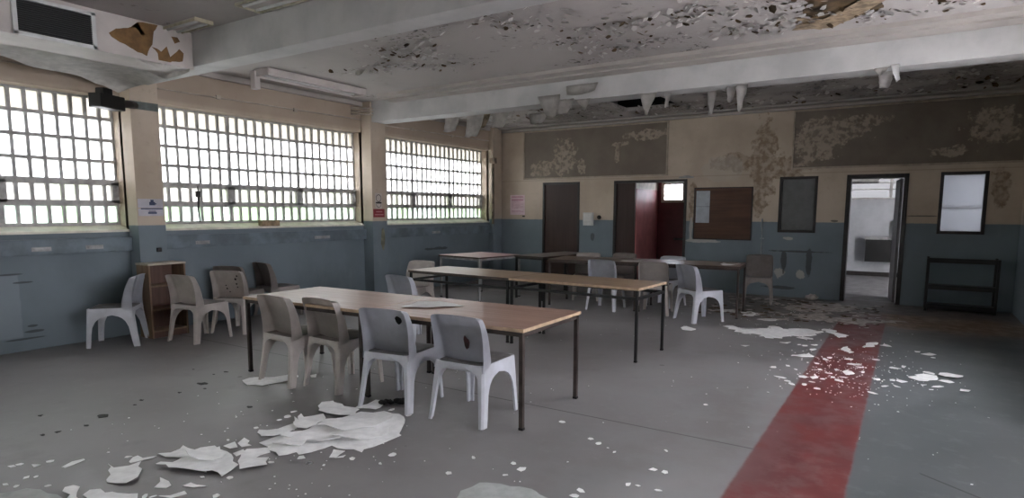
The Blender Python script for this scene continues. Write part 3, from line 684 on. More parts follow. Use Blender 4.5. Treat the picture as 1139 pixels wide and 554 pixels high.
for (x0, x1, y, L, lab, s) in ((-1.08, -.72, -2.6, .42, 'big pale sheet of ceiling paint hanging in front of the farthest window', 11), (-.78, -.38, -2.35, .52, 'longest sheet of ceiling paint hanging near the right end of the farthest window', 12),
                               (-.30, .05, -2.2, .34, 'stained sheet of ceiling paint hanging where the window wall nears the corner', 13), (-.95, -.45, -2.05, .30, 'yellowish torn ceiling skin behind the pale hanging sheets', 16), (.10, .5, -1.6, .22, 'torn ceiling paint hanging over the pink notice corner', 17)):
    peel(x0, x1, y, CEIL - .002, L, .9, lab, 'peel_tan' if s in (16,) else 'peel', tip=.7, seed=s)
peel(.28, .10, -5.85, CEIL, .10, 1.3, 'curled ceiling paint right of the long fluorescent light', seed=19, tip=.7)
# countless small flakes still clinging to the ceiling
def clinging(name, centres, n, spread, label, seed, sz=(.008, .042)):
    rnd = random.Random(seed); bm = BM()
    for i in range(n):
        c = rnd.choice(centres); x = c[0] + rnd.gauss(0, spread[0]); y = c[1] + rnd.gauss(0, spread[1])
        if abs(y + 3.93) < .3 or abs(y + 7.78) < .25 or -4.7 < y < -3.6 or y > -.25 or x > XR - .1 or x < XL + .2: continue
        r = rnd.uniform(*sz); a = rnd.uniform(0, 6.28); tl = rnd.uniform(.2, 1.0)
        k = rnd.randint(4, 6); vs = []
        for q in range(k):
            b = a + 6.283 * q / k; rr = r * rnd.uniform(.6, 1.2)
            u, v = math.cos(b) * rr, math.sin(b) * rr
            ca, sa = math.cos(a), math.sin(a); p = u * ca + v * sa
            vs.append(bm.verts.new((x + u, y + v, CEIL - .003 - (p + r) * tl * .7)))
        f = bm.faces.new(vs); f.material_index = 0 if rnd.random() < .72 else 1
    bmesh.ops.solidify(bm, geom=list(bm.faces), thickness=.0015)
    o = obj(name, bm, ['peel', 'bare_dark']); o['kind'] = 'stuff'; tag(o, label, 'paint flakes'); return o
CL = [(1.27, -6.52), (1.16, -6.03), (1.14, -5.52), (2.86, -6.62), (3.0, -6.37), (3.48, -5.89), (3.69, -5.83), (3.26, -5.17), (3.53, -5.09), (4.13, -5.82), (4.5, -5.94), (4.38, -5.81), (4.7, -5.12), (4.84, -5.2), (4.95, -4.87), (5.0, -5.3), (5.2, -5.6), (5.96, -4.96), (6.2, -4.9), (.43, -5.8), (1.3, -6.2), (2.92, -5.68), (2.87, -6.92)]
CL2 = [(-.38, -1.74), (.36, -1.66), (-.2, -2.6), (.8, -2.4), (1.3, -1.2), (2.78, -.94), (3.25, -.63), (4.04, -.76), (4.66, -.5), (5.37, -1.38), (6.01, -.6), (6.52, -1.35), (6.98, -.6), (7.02, -1.92), (3.4, -2.4), (5, -2.4)]
clinging('ceiling_flakes', CL, 900, (.26, .17), 'small curled paint flakes clinging to the ceiling between the two beams', 5)
clinging('ceiling_flakes', CL2, 420, (.35, .35), 'small paint flakes clinging to the dark ceiling behind the far beam', 6, (.012, .055))

# ------------------------------------------------------------------ back wall: doors, panels, fittings
def frame_bm(x0, x1, z0, z1, w, y0, y1, bottom=False):
    bm = BM(); bx(bm, x0, x0 + w, y0, y1, z0, z1, bev=.003); bx(bm, x1 - w, x1, y0, y1, z0, z1, bev=.003); bx(bm, x0 + w, x1 - w, y0, y1, z1 - w, z1, bev=.003)
    if bottom: bx(bm, x0 + w, x1 - w, y0, y1, z0, z0 + w, bev=.003)
    return bm
d = struct('door_1', frame_bm(D1[0], D1[1], 0, D1[3], .045, -.012, .15), 'door_frame')
bm = BM(); bx(bm, D1[0] + .044, D1[1] - .044, .02, .06, .002, D1[3] - .044); obj('door_leaf', bm, 'brown_door', d)
d = struct('door_2', frame_bm(D2[0], D2[1], 0, D2[3], .05, -.012, .17), 'door_frame')
bm = BM(); bx(bm, D2[0] + .049, 1.56, .02, .06, .002, D2[3] - .049); bx(bm, 1.53, 1.575, .015, .065, .002, D2[3] - .049); obj('door_leaf', bm, 'brown_door', d)
d = struct('door_3', frame_bm(D3[0], D3[1], 0, D3[3], .065, -.014, .18), 'door_frame')
bm = BM(); bx(bm, 0, .042, 0, .75, .006, D3[3] - .07, bev=.002); obj('door_leaf', bm, simple('grey_door_leaf', (.13, .125, .13), .5, 0, .1), d, loc=(D3[1] - .115, .185, 0), rotz=.10)
bm = BM(); tube(bm, [(-.04, .68, 1.02), (-.04, .60, 1.02)], .012); bx(bm, -.03, 0, .66, .70, 1.0, 1.04); obj('door_handle', bm, 'greymetal', d.children[0] if d.children else d)
w = struct('window_7', frame_bm(WR[0], WR[1], WR[2], WR[3], .045, -.015, .14, True), 'door_frame')
bm = BM(); bx(bm, WR[0] + .04, WR[1] - .04, .05, .056, WR[2] + .04, WR[3] - .04); obj('glass_pane', bm, 'frost', w)
bm = BM(); bx(bm, WR[0] + .045, WR[1] - .045, .058, .075, 1.535, 1.55); obj('glazing_bar', bm, 'greymetal', w)
w = struct('window_8', frame_bm(WS[0], WS[1], WS[2], WS[3], .045, -.015, .14, True), 'door_frame')
bm = BM(); bx(bm, WS[0] + .04, WS[1] - .04, .05, .06, WS[2] + .04, WS[3] - .04); obj('blank_pane', bm, 'grey_pane', w)

def wall_panel(x0, x1, z0, z1, mat, label):
    o = box_obj('wall_panel', (x0, x1, -.012, .002, z0, z1), mat, None, .002); tag(o, label, 'panel')
    bm = frame_bm(x0 - .03, x1 + .03, z0 - .03, z1 + .03, .03, -.024, .002, True); obj('panel_trim', bm, simple('panel_trim_paint', (.36, .30, .235), .6, 0, .1), o); return o
wall_panel(-.964, 2.19, 2.19, 3.155, 'panel1', 'long taupe wall panel with peeling paint above the closed brown door')
wall_panel(4.42, XR - .04, 2.23, 3.155, 'panel2', 'taupe wall panel, badly flaked, above the open washroom door')

e = empty('pin_board', (3.27, -.012, .98)); tag(e, 'brown pin board hanging right of the open dark doorway', 'board')
bm = BM(); bx(bm, -.51, .51, -.006, .010, 0, .93, bev=.002); obj('board_panel', bm, 'board', e)
bm = BM()
for b in ((-.52, .52, -.014, .010, -.012, .008), (-.52, .52, -.014, .010, .922, .942), (-.52, -.50, -.014, .010, 0, .93), (.50, .52, -.014, .010, 0, .93)): bx(bm, *b, bev=.002)
obj('board_frame', bm, 'board_frame', e)
for (z0, z1, lab) in ((1.575, 1.86, 'pale blue paper sheet at the top left of the brown pin board'), (1.275, 1.57, 'pale blue paper sheet below another one on the brown pin board')):
    bm = BM(); bx(bm, 2.79, 3.04, -.0235, -.0205, z0, z1); tag(obj('paper_sheet', bm, 'paper_blue'), lab, 'paper', 'sheets on the pin board')

e = empty('wall_notice', (-1.155, -.002, 1.40)); tag(e, 'pinkish printed notice on the cream wall left of the brown door', 'notice')
bm = BM(); bx(bm, -.19, .19, -.004, .0, 0, .435, bev=.001); obj('sheet', bm, 'paper_pink', e)
bm = BM()
bx(bm, -.15, .15, -.006, -.003, .375, .405); bx(bm, -.15, .15, -.006, -.003, .305, .345)
for i, z in enumerate((.275, .250, .225, .200, .175, .150, .085, .060)):
    wd = .15 if i % 3 else .12; bx(bm, -.15, -.15 + 2 * wd, -.0055, -.003, z, z + .009)
obj('printed_text', bm, 'ink_pink', e)
bm = BM(); bx(bm, -1.02, -.96, -.02, .0, 1.355, 1.385, bev=.004); tag(obj('wall_hook', bm, 'ink_dark'), 'small dark hook just below the pinkish notice', 'hook')

e = empty('wall_dispenser', (.59, 0, 1.19)); tag(e, 'white box on the wall between brown door and open doorway', 'dispenser')
bm = BM(); bx(bm, -.108, .108, -.07, .0, 0, .265, bev=.012); obj('body', bm, 'white_plastic', e)
bm = BM(); bx(bm, -.085, .085, -.076, -.069, .09, .24, bev=.003); obj('cover', bm, 'paper', e)
e = empty('door_stop', (.82, 0, 1.36)); tag(e, 'small black wall knob beside the white wall box', 'knob')
bm = BM(); tube(bm, [(0, 0, 0), (0, -.02, 0)], .042, 12); tube(bm, [(0, -.02, 0), (0, -.05, 0)], .022, 12); obj('knob', bm, 'ink_dark', e)
bm = BM(); tube(bm, [(3.98, -.018, .30), (3.965, -.018, 1.36)], .013, 8)
for z in (.5, 1.0): bx(bm, 3.945, 4.005, -.022, 0, z, z + .02)
tag(obj('conduit_pipe', bm, 'pipe'), 'thin grey pipe rising up the blue wall right of the pin board', 'pipe')
bm = BM(); bx(bm, 2.45, 2.72, -.03, 0, 2.10, 2.135, bev=.006); bx(bm, 2.54, 2.66, -.045, -.02, 2.115, 2.15, bev=.006); tag(obj('door_closer', bm, 'greymetal'), 'grey bracket above the right corner of the open dark doorway', 'bracket')
# rough plaster lump at the wall foot
bm = BM(); bmesh.ops.create_icosphere(bm, subdivisions=3, radius=1)
for v in bm.verts:
    n_ = noise.noise(v.co * 2.0); v.co = Vector((v.co.x * .10 * (1 + .3 * n_), v.co.y * .07 * (1 + .3 * n_), max(-.01, v.co.z * .055 * (1 + .5 * n_) + .035)))
tag(obj('plaster_lump', bm, 'flake_dirty', None, True, (4.84, -.12, .0)), 'rounded lump of plaster at the wall foot left of the washroom door', 'plaster')

# small maroon room behind the open doorway
bm = BM(); bx(bm, 1.45, 1.55, .16, 1.5, 0, 1.93, 0); bx(bm, 1.45, 1.55, .16, 1.5, 1.93, 2.6, 1); struct('wall_left_maroon', bm, ['maroon_lit', 'cream_wall'])
MW = (1.66, 2.12, 1.70, 2.08)
bm = BM(); wall_with_holes(bm, 1.45, 3.3, 0, 2.6, [MW], lambda l, r, z0, z1: bx(bm, l, r, 1.40, 1.55, z0, z1)); struct('wall_back_maroon', bm, 'maroon')
bm = BM(); bx(bm, 3.2, 3.3, .16, 1.5, 0, 2.6); struct('wall_right_maroon', bm, 'maroon')
bm = BM(); bx(bm, 1.35, 3.3, .16, 1.55, 2.6, 2.66); struct('ceiling_maroon', bm, 'cream_wall')
bm = BM(); bx(bm, 1.35, 3.3, .16, 1.55, -.1, 0); struct('floor_maroon', bm, 'brownmetal')
w = struct('window_9', frame_bm(MW[0] - .03, MW[1] + .03, MW[2] - .03, MW[3] + .03, .06, 1.37, 1.45, True), 'cream_wall')
bm = BM()
bx(bm, MW[0] + .03, MW[1] - .03, 1.42, 1.445, 1.80, 1.82); bx(bm, MW[0] + .12, MW[0] + .14, 1.42, 1.445, MW[2] + .03, MW[3] - .03)
obj('glazing_bar', bm, 'frame', w)
bm = BM(); bx(bm, MW[0], MW[1], 1.45, 1.456, MW[2], MW[3]); obj('glass_pane', bm, 'frost', w)
bm = BM(); tube(bm, [(1.95, 1.32, .90), (2.9, 1.32, .90)], .016, 8)
for x in (2.0, 2.85): tube(bm, [(x, 1.32, .9), (x, 1.41, .9)], .010, 6)
tag(obj('grab_rail', bm, 'greymetal'), 'thin metal rail on the dark maroon wall inside the open doorway', 'rail')

# washroom behind the right-hand door
bm = BM(); bx(bm, 4.3, 8.6, .16, 5.1, -.12, 0); struct('floor_washroom', bm, 'room_floor')
RW = [(4.85, 5.95, 1.76, 2.27), (6.35, 7.95, 1.05, 2.3)]  # second window unseen, added to brighten the frosted glass from behind
bm = BM(); wall_with_holes(bm, 4.3, 8.6, 0, 2.75, RW, lambda l, r, z0, z1: bx(bm, l, r, 4.9, 5.06, z0, z1)); struct('wall_back_washroom', bm, 'room_white')
bm = BM(); bx(bm, 4.3, 4.4, .16, 5.0, 0, 2.75); struct('wall_left_washroom', bm, 'room_white')
bm = BM(); bx(bm, 8.5, 8.6, .16, 5.0, 0, 2.75); struct('wall_right_washroom', bm, 'room_white')
bm = BM(); bx(bm, 4.3, 8.6, .16, 5.1, 2.75, 2.81); struct('ceiling_washroom', bm, 'room_white')
for n_, (a, b, z0, z1) in zip((10, 11), RW):
    bm = frame_bm(a, b, z0, z1, .04, 4.92, 4.99, True)
    if n_ == 10:
        bx(bm, a, b, 4.93, 4.98, 1.985, 2.005); bx(bm, 5.72, 5.78, 4.93, 4.98, z0, z1); bx(bm, a, 5.5, 4.925, 4.985, 2.13, 2.26); bx(bm, a, b, 4.925, 4.985, 2.13, 2.16)
    else: bx(bm, a, b, 4.93, 4.98, 1.6, 1.63)
    w = struct('window_%d' % n_, bm, 'frame'); bm = BM(); bx(bm, a, b, 4.99, 4.996, z0, z1); obj('glass_pane', bm, 'glass_dim', w)
bm = BM(); bx(bm, 4.4, 8.5, 4.87, 4.905, 0, .10); struct('baseboard_washroom', bm, 'door_frame')
e = empty('wall_cabinet', (5.62, 4.88, .36)); tag(e, 'dark box cabinet on the white washroom wall, seen through the open door', 'cabinet')
bm = BM(); bx(bm, -.28, .28, -.36, .0, 0, .50, bev=.006); obj('body', bm, 'black', e)
bm = BM(); bx(bm, -.31, .31, -.39, .01, .50, .555, bev=.006); obj('top', bm, 'greymetal', e)
bm = BM(); bx(bm, .12, .24, -.12, 0, .62, .92, bev=.01); tag(obj('paper_dispenser', bm, 'greymetal', None, False, (5.72, 4.88, .36)), 'small grey dispenser above the dark washroom cabinet', 'dispenser')

# dark rack by the right-hand window
e = empty('metal_rack', (6.86, -.26, 0)); tag(e, 'dark metal shelf rack against the wall below the frosted window', 'rack')
for sx in (-.42, .42):
    for sy in (-.18, .18):
        bm = BM(); bx(bm, sx - .016, sx + .016, sy - .016, sy + .016, 0, .80, bev=.002); obj('post', bm, 'darkmetal', e)
for z in (.06, .35, .75):
    bm = BM(); bx(bm, -.42, .42, -.18, .18, z, z + .03, bev=.003); bx(bm, -.42, .42, -.19, -.175, z - .02, z + .05); obj('shelf', bm, 'darkmetal', e)

# ------------------------------------------------------------------ things on the window wall
e = empty('wall_speaker', (-1.30, -8.13, 2.63), 0); tag(e, 'black box speaker on a bracket high on the pillar beside the nearest window', 'speaker')
dv = Vector((-.24, .56, .05)).normalized()
ang = math.atan2(dv.y, dv.x)
bm = BM(); bx(bm, -.24, .10, -.075, .075, -.05, .10, bev=.012); bmesh.ops.rotate(bm, cent=(0, 0, 0), matrix=Matrix.Rotation(ang, 3, 'Z'), verts=bm.verts); obj('cabinet', bm, 'black', e)
bm = BM(); bx(bm, -.17, -.04, -.05, .05, .10, .165, bev=.012); bmesh.ops.rotate(bm, cent=(0, 0, 0), matrix=Matrix.Rotation(ang, 3, 'Z'), verts=bm.verts); obj('mount', bm, 'black', e)
bm = BM(); tube(bm, [(-.02, .06, .03), (-.07, .20, .05), (-.14, .30, .055)], .045, 10); obj('arm', bm, simple('dark_brown_arm', (.03, .022, .02), .5, 0, .1), e)

e = empty('wall_sign', (P_FRONT + .002, -7.73, 1.42)); tag(e, 'pale lilac two-part sign on the pillar beside the middle window', 'sign')
bm = BM(); bx(bm, -.002, .004, -.148, .140, .095, .20, bev=.001); bx(bm, -.002, .004, -.148, .140, .0, .085, bev=.001); obj('plate', bm, 'sign_lilac', e)
bm = BM()
for (y0, y1, z0, z1) in ((-.02, .045, .125, .165), (-.005, .03, .165, .19), (.03, .06, .135, .15), (-.12, .13, .078, .092), (-.04, .06, .025, .045), (-.03, .05, .05, .06)): bx(bm, .0035, .006, y0, y1, z0, z1)
obj('printed_marks', bm, 'ink_blue', e)
e = empty('round_sign', (P_FRONT + .002, -3.99, 1.65)); tag(e, 'pale sign with round emblem above the red sign on the far pillar', 'sign')
bm = BM(); bx(bm, -.002, .003, -.075, .075, -.13, .13, bev=.001); obj('plate', bm, 'sign_white', e)
bm = BM()
ring = []
for k_ in range(24):
    a = 2 * PI * k_ / 24; ring.append([bm.verts.new((.0045, math.cos(a) * r, .045 + math.sin(a) * r)) for r in (.052, .062)])
for k_ in range(24): bm.faces.new((ring[k_][0], ring[k_][1], ring[(k_ + 1) % 24][1], ring[(k_ + 1) % 24][0]))
bx(bm, .003, .006, -.065, .065, -.045, -.018)
ring = []
for k_ in range(13):
    a = PI + PI * k_ / 12; ring.append([bm.verts.new((.0045, math.cos(a) * r, -.055 + math.sin(a) * r)) for r in (.05, .058)])
for k_ in range(12): bm.faces.new((ring[k_][0], ring[k_][1], ring[k_ + 1][1], ring[k_ + 1][0]))
obj('emblem', bm, 'ink_dark', e)
e = empty('red_sign', (P_FRONT + .002, -3.985, 1.375)); tag(e, 'dark red sign on the far pillar between the windows', 'sign')
bm = BM(); bx(bm, -.002, .004, -.13, .13, 0, .14, bev=.002); obj('plate', bm, 'sign_red', e)
bm = BM()
for (y0, y1, z) in ((-.07, .07, .085), (-.10, .10, .035)): bx(bm, .0035, .006, y0, y1, z, z + .018)
obj('lettering', bm, simple('pale_red_lettering', (.45, .18, .19), .6, 0, .05), e)
bm = BM(); bx(bm, -.05, .05, -.145, .145, 0, .085, bev=.004); bx(bm, -.045, .045, .02, .10, -.001, .03)
tag(obj('wood_block', bm, 'brick', None, False, (XL - .0, -5.97, 1.262)), 'tan wooden block lying on the sill of the middle window', 'block')
bm = BM(); tube(bm, [(-1.79, -6.92, 1.335), (-1.80, -6.925, 1.5), (-1.795, -6.915, 1.68), (-1.80, -6.92, 1.80)], [.008, .012, .016, .008], 6)
bx(bm, -1.815, -1.785, -6.95, -6.89, 1.66, 1.74, bev=.01)
tag(obj('window_stay', bm, 'ink_dark'), 'dark stay bar standing against the lower left panes of the middle window', 'window stay')
bm = BM(); bx(bm, P_FRONT, P_FRONT + .03, -7.70, -7.65, .99, 1.04, bev=.006); tag(obj('wall_socket', bm, 'ink_dark'), 'small dark socket on the blue pillar above the wooden bookcase', 'socket')
# stained pipe in the far corner
bm = BM(); tube(bm, [(-1.50, -.46, 1.2), (-1.50, -.46, 2.6)], .028, 8); bx(bm, -1.55, -1.42, -.52, -.42, 2.50, 2.62, bev=.01)
tag(obj('corner_pipe', bm, simple('stained_pipe', (.16, .115, .08), .7, 0, .35, 9)), 'stained brown pipe beside the farthest window in the corner', 'pipe')
# ------------------------------------------------------------------ moulded chairs
def lerp_tab(t, tab):
    for (a, va), (b, vb) in zip(tab, tab[1:]):
        if t <= b: return va + (vb - va) * (t - a) / (b - a) if b > a else vb
    return tab[-1][1]
SEAT_Z, SEAT_D, TOPZ = .43, .075, .775
def leg_corner(sx, fy, z):
    """outer corner of a leg at height z"""
    t = min(1, z / SEAT_Z)
    if fy > 0: return (sx * (.222 + (.205 - .222) * t), .262 + (.235 - .262) * t)
    return (sx * (.240 + (.208 - .240) * t), -.262 + (-.205 + .262) * t ** .8)
def make_leg(sx, fy):
    bm = BM(); T = .014; secs = []
    topz = SEAT_Z - .004
    apron = .075 if fy > 0 else .05
    zs = [0, .06, .14, .22, .28, .315, .335, .35, .36, topz] if fy > 0 else [0, .06, .14, .22, .28, .315, .335, .355, .375, topz]
    za = topz - apron
    for z in zs:
        cx, cy = leg_corner(sx, fy, z)
        def width(full, foot, za, p):
            if z >= za: return full
            return max(foot + .010 * z / .3, full - (full - foot) * (1 - (z / za) ** p) ** (1 / 2.4))
        wx = width(abs(cx) - .001, .036, za if fy > 0 else za + .016, 7.0 if fy > 0 else 12.0)
        wy = width(abs(cy) if fy > 0 else abs(cy) + .0, .046 if fy > 0 else .058, SEAT_Z - .085, 4.6)
        sy = 1 if fy > 0 else -1
        c = .014
        # L section (outer going round): end of x flange, corner chamfer, end of y flange, then inner
        pts = [(cx - sx * wx, cy), (cx - sx * c, cy), (cx, cy - sy * c), (cx, cy - sy * wy),
               (cx - sx * T, cy - sy * wy), (cx - sx * T, cy - sy * (c + .004)), (cx - sx * (c + .004), cy - sy * T), (cx - sx * wx, cy - sy * T)]
        secs.append([bm.verts.new((x, y, z)) for x, y in pts])
    for a, b in zip(secs, secs[1:]):
        for i in range(8): bm.faces.new((a[i], a[(i + 1) % 8], b[(i + 1) % 8], b[i]))
    bm.faces.new(secs[0][::-1]); bm.faces.new(secs[-1])
    return bm
def make_seat():
    bm = BM(); rings = []
    def outline(inset, z, dish=0):
        pts = []
        n = 28
        for i in range(n):
            a = 2 * PI * i / n; ca, sa = math.cos(a), math.sin(a); e = .30
            u = math.copysign(abs(ca) ** e, ca); v = math.copysign(abs(sa) ** e, sa)
            hx = .204 - inset; x = u * hx * (1 + .0 * v); y = .015 + v * (.222 - inset)
            pts.append(bm.verts.new((x, y, z)))
        return pts
    for ins, z in ((.012, SEAT_Z - .058), (.003, SEAT_Z - .052), (.0, SEAT_Z - .012), (.004, SEAT_Z - .004), (.014, SEAT_Z), (.05, SEAT_Z - .003), (.11, SEAT_Z - .008), (.17, SEAT_Z - .010)):
        rings.append(outline(ins, z))
    for a, b in zip(rings, rings[1:]):
        for i in range(len(a)): bm.faces.new((a[i], a[(i + 1) % len(a)], b[(i + 1) % len(a)], b[i]))
    bm.faces.new(rings[-1]); bm.faces.new(rings[0][::-1])
    return bm
def make_back():
    bm = BM(); rows = []
    zs = [.372, .385, .41, .45, .50, .56, .62, .68, .725, .752, .766, TOPZ]
    for i, z in enumerate(zs):
        t = (z - zs[0]) / (TOPZ - zs[0])
        yr = lerp_tab(z, [(.37, -.212), (.45, -.204), (.55, -.208), (.65, -.222), (TOPZ, -.262)])
        dep = lerp_tab(z, [(.37, .122), (.43, .118), (.50, .104), (.62, .086), (TOPZ, .064)])
        hw = lerp_tab(z, [(.37, .210), (.5, .210), (.65, .214), (.74, .208), (.766, .196), (TOPZ, .182)])
        yp = yr + dep
        row = [(-hw, yr), (-hw, yr + .012), (-hw - .001, yp - .016), (-hw + .005, yp - .003), (-hw + .026, yp)]
        for s in (-.72, -.38, 0, .38, .72):
            row.append((s * hw, yp - .016 * (1 - s * s) * min(1, t * 2.5) - .004))
        row += [(hw - .026, yp), (hw - .005, yp - .003), (hw + .001, yp - .016), (hw, yr + .012), (hw, yr)]
        if i == len(zs) - 1: row = [(x, yr + .004 + (y - yr) * .15) for x, y in row]
        if i == 0: row = [(x, y - (0 if abs(x) > .19 else .03)) for x, y in row]
        rows.append([bm.verts.new((x, y, z - (.012 * (abs(x) / .2) ** 3 if i >= len(zs) - 2 else 0))) for x, y in row])
    fs = []
    for a, b in zip(rows, rows[1:]):
        for i in range(len(a) - 1): fs.append(bm.faces.new((a[i], a[i + 1], b[i + 1], b[i])))
    bmesh.ops.solidify(bm, geom=fs, thickness=.010)
    return bm
GROUP_CH = 'grey moulded plastic chairs'
def make_chair(tone, loc, rotz, label):
    r = empty('plastic_chair', loc, rotz); tag(r, label, 'chair', GROUP_CH)
    def sub(o):
        m = o.modifiers.new('smooth', 'SUBSURF'); m.levels = 1; m.render_levels = 1; return o
    obj('seat', make_seat(), 'seat_' + tone, r, True)
    sub(obj('backrest', make_back(), tone, r, True))
    for sx in (-1, 1):
        for fy in (1, -1): obj('leg', make_leg(sx, fy), tone, r)
    return r
R = math.radians
protos = {}
def chair(tone, x, y, deg, label):
    if tone not in protos: protos[tone] = make_chair(tone, (x, y, 0), R(deg), label); return protos[tone]
    return dup(protos[tone], (x, y, 0), R(deg), label, GROUP_CH)
CH = {}
CH['D'] = chair('cool', 3.56, -8.05, 2, 'nearest grey chair at the front table, with a dark red streak on its back')
CH['C'] = chair('cool', 2.91, -8.12, 7, 'grey chair at the front table with a round black hole in its back')
CH['B'] = chair('warm', 2.14, -8.02, -4, 'warm grey chair at the front table, second from its left end')
CH['A'] = chair('warm', 1.67, -8.12, -3, 'warm grey chair at the left end of the front table')
CH['C1'] = chair('cool', -1.23, -8.27, 140, 'grey chair seen side-on against the blue wall, left of the bookcase')
CH['C2'] = chair('warm', -.70, -7.63, 8, 'grey chair standing directly in front of the wooden bookcase')
CH['C3'] = chair('warm', -.79, -7.06, 22, 'grey chair with dark specks on its back, between the bookcase and the front table')
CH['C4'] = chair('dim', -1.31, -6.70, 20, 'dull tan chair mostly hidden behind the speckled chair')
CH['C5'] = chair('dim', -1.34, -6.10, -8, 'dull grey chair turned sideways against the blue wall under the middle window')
CH['E'] = chair('cool', 1.42, -6.30, -8, 'grey chair drawn up to the left end of the second table')
CH['F'] = chair('warm', .29, -5.06, 187, 'grey chair facing us beyond the left end of the second table')
CH['G'] = chair('cool', 2.32, -2.95, 2, 'pale chair on the near side of the dark table, left of the wider pair')
CH['H'] = chair('warm', 3.09, -2.93, 9, 'grey chair on the near side of the dark table, middle of three')
CH['I'] = chair('cool', 3.80, -3.18, -38, 'pale chair turned sideways at the near right end of the dark table')
CH['J'] = chair('warm', 1.60, -2.15, 200, 'grey chair on the far side of the dark table, leftmost of three')
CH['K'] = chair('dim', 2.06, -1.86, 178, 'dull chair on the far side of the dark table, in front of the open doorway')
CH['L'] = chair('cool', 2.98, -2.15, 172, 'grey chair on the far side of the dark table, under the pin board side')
CH['M'] = chair('dim', 4.13, -.95, 190, 'grey chair coloured brownish for shade, alone near the back wall by the thin pipe')
# marks on single chairs
def disc(name, chairo, cx, cz, rx, rz, mat, label, y=-.178, seed=0):
    rnd = random.Random(seed); bm = BM(); n = 14
    def ysurf(x, z):
        yr = lerp_tab(z, [(.37, -.212), (.45, -.204), (.55, -.208), (.65, -.222), (TOPZ, -.262)]); dep = lerp_tab(z, [(.37, .122), (.43, .118), (.50, .104), (.62, .086), (TOPZ, .064)])
        s = x / .21; t = (z - .372) / (TOPZ - .372)
        return yr + dep - .016 * (1 - s * s) * min(1, t * 2.5) - .004
    vs = []
    for k_ in range(n):
        a = 2 * PI * k_ / n; j = 1 + rnd.uniform(-.18, .18); x = cx + math.cos(a) * rx * j; z = cz + math.sin(a) * rz * j
        vs.append(bm.verts.new((x, ysurf(x, z) - .013, z)))
    f = bm.faces.new(vs); ex = bmesh.ops.extrude_face_region(bm, geom=[f])
    for v in ex['geom']:
        if isinstance(v, bmesh.types.BMVert): v.co.y += .008
    o = obj(name, bm, mat, chairo); o['label'] = label; return o
disc('burn_hole', CH['C'], .105, .685, .024, .032, 'mark', 'round black hole')
disc('stain_streak', CH['D'], .03, .565, .020, .05, 'rust', 'dark red streak', seed=2)
for i_, (x, z, a, b) in enumerate(((.08, .66, .010, .014), (.08, .60, .008, .010), (.085, .56, .007, .007), (-.06, .54, .009, .011), (-.065, .58, .007, .008), (.11, .70, .006, .010), (-.03, .50, .006, .007))):
    disc('dark_speck', CH['C3'], x, z, a, b, 'mark', 'dark speck', seed=i_)

# ------------------------------------------------------------------ tables
def table(x0, y0, L, W, H, deg, top, label, legmat, edge, square=True, rail=None, leg=.030, group=None, ox=0.0, inset=.012):
    """near-left corner at (x0,y0) of a run; ox = offset along the run"""
    c, s = math.cos(R(deg)), math.sin(R(deg))
    e = empty('long_table', (x0 + c * ox, y0 + s * ox, 0), R(deg)); tag(e, label, 'table', group)
    T = .026
    bm = BM(); bx(bm, .003, L - .003, .003, W - .003, H - T, H, bev=.002); o = obj('tabletop', bm, top, e)
    bm = BM()
    for b in ((0, L, 0, .004, H - T + .002, H - .001), (0, L, W - .004, W, H - T + .002, H - .001), (0, .004, 0, W, H - T + .002, H - .001), (L - .004, L, 0, W, H - T + .002, H - .001)): bx(bm, *b)
    obj('edge_band', bm, edge, o)
    i = inset; q = leg
    bm = BM(); z0, z1 = H - T - (.010 if rail else .032), H - T
    for b in ((i, L - i, i + .003, i + .027, z0, z1), (i, L - i, W - i - .027, W - i - .003, z0, z1), (i + .003, i + .027, i, W - i, z0, z1), (L - i - .027, L - i - .003, i, W - i, z0, z1)): bx(bm, *b)
    obj('frame', bm, legmat, e)
    if rail:
        bm = BM(); r = .014
        for y in (i + q / 2, W - i - q / 2): bx(bm, i + q, L - i - q, y - r, y + r, rail - r, rail + r)
        for x in (i + q / 2, L - i - q / 2): bx(bm, x - r, x + r, i + q, W - i - q, rail - r, rail + r)
        obj('rail', bm, legmat, e)
    for x in (i, L - i - q):
        for y in (i, W - i - q):
            bm = BM(); bx(bm, x, x + q, y, y + q, .018, z1 - .001, bev=.003); l = obj('leg', bm, legmat, e)
            bm = BM(); bx(bm, x - .002, x + q + .002, y - .002, y + q + .002, 0, .018, bev=.003); obj('foot_cap', bm, 'rubber', l)
    return e
A1 = 1.24
T1 = [table(1.077, -8.243, 1.487, .897, .706, A1, 'top1', 'faded brown table, left half of the front pair farther from us', 'brownmetal', 'edge', ox=0.0, group='front tables'),
      table(1.077, -8.243, 1.487, .897, .706, A1, 'top1', 'faded brown table, right half of the front pair, nearest to us', 'brownmetal', 'edge', ox=1.492, group='front tables')]
T2 = [table(.875, -5.80, 1.56, .72, .744, -2.9, 'top2', 'tan table with black legs, left half of the second row', 'darkmetal', 'edge_dark', rail=.625, leg=.026, ox=0, group='second row tables'),
      table(.875, -5.80, 1.56, .72, .744, -2.9, 'top2', 'tan table with black legs, right half of the second row', 'darkmetal', 'edge', rail=.635, leg=.026, ox=1.566, group='second row tables')]
table(-.64, -3.36, 1.0, 1.02, .735, -10, 'top3', 'pinkish square table in the far left corner', 'greymetal', 'edge_dark')
table(.50, -2.72, .64, 1.40, .735, -10, 'top3b', 'grey-brown table standing end-on right of the pinkish one', 'darkmetal', 'edge_dark')
T4 = [table(1.38, -3.12, 1.44, .78, .735, 5.5, 'top4', 'dark brown table in the third row, left half, behind the pale chairs', 'brownmetal', 'edge_dark', group='third row tables'),
      table(1.38, -3.12, 1.44, .78, .735, 5.5, 'top4', 'dark brown table in the third row, right half, with scraps on its end', 'brownmetal', 'edge_dark', ox=1.446, group='third row tables')]

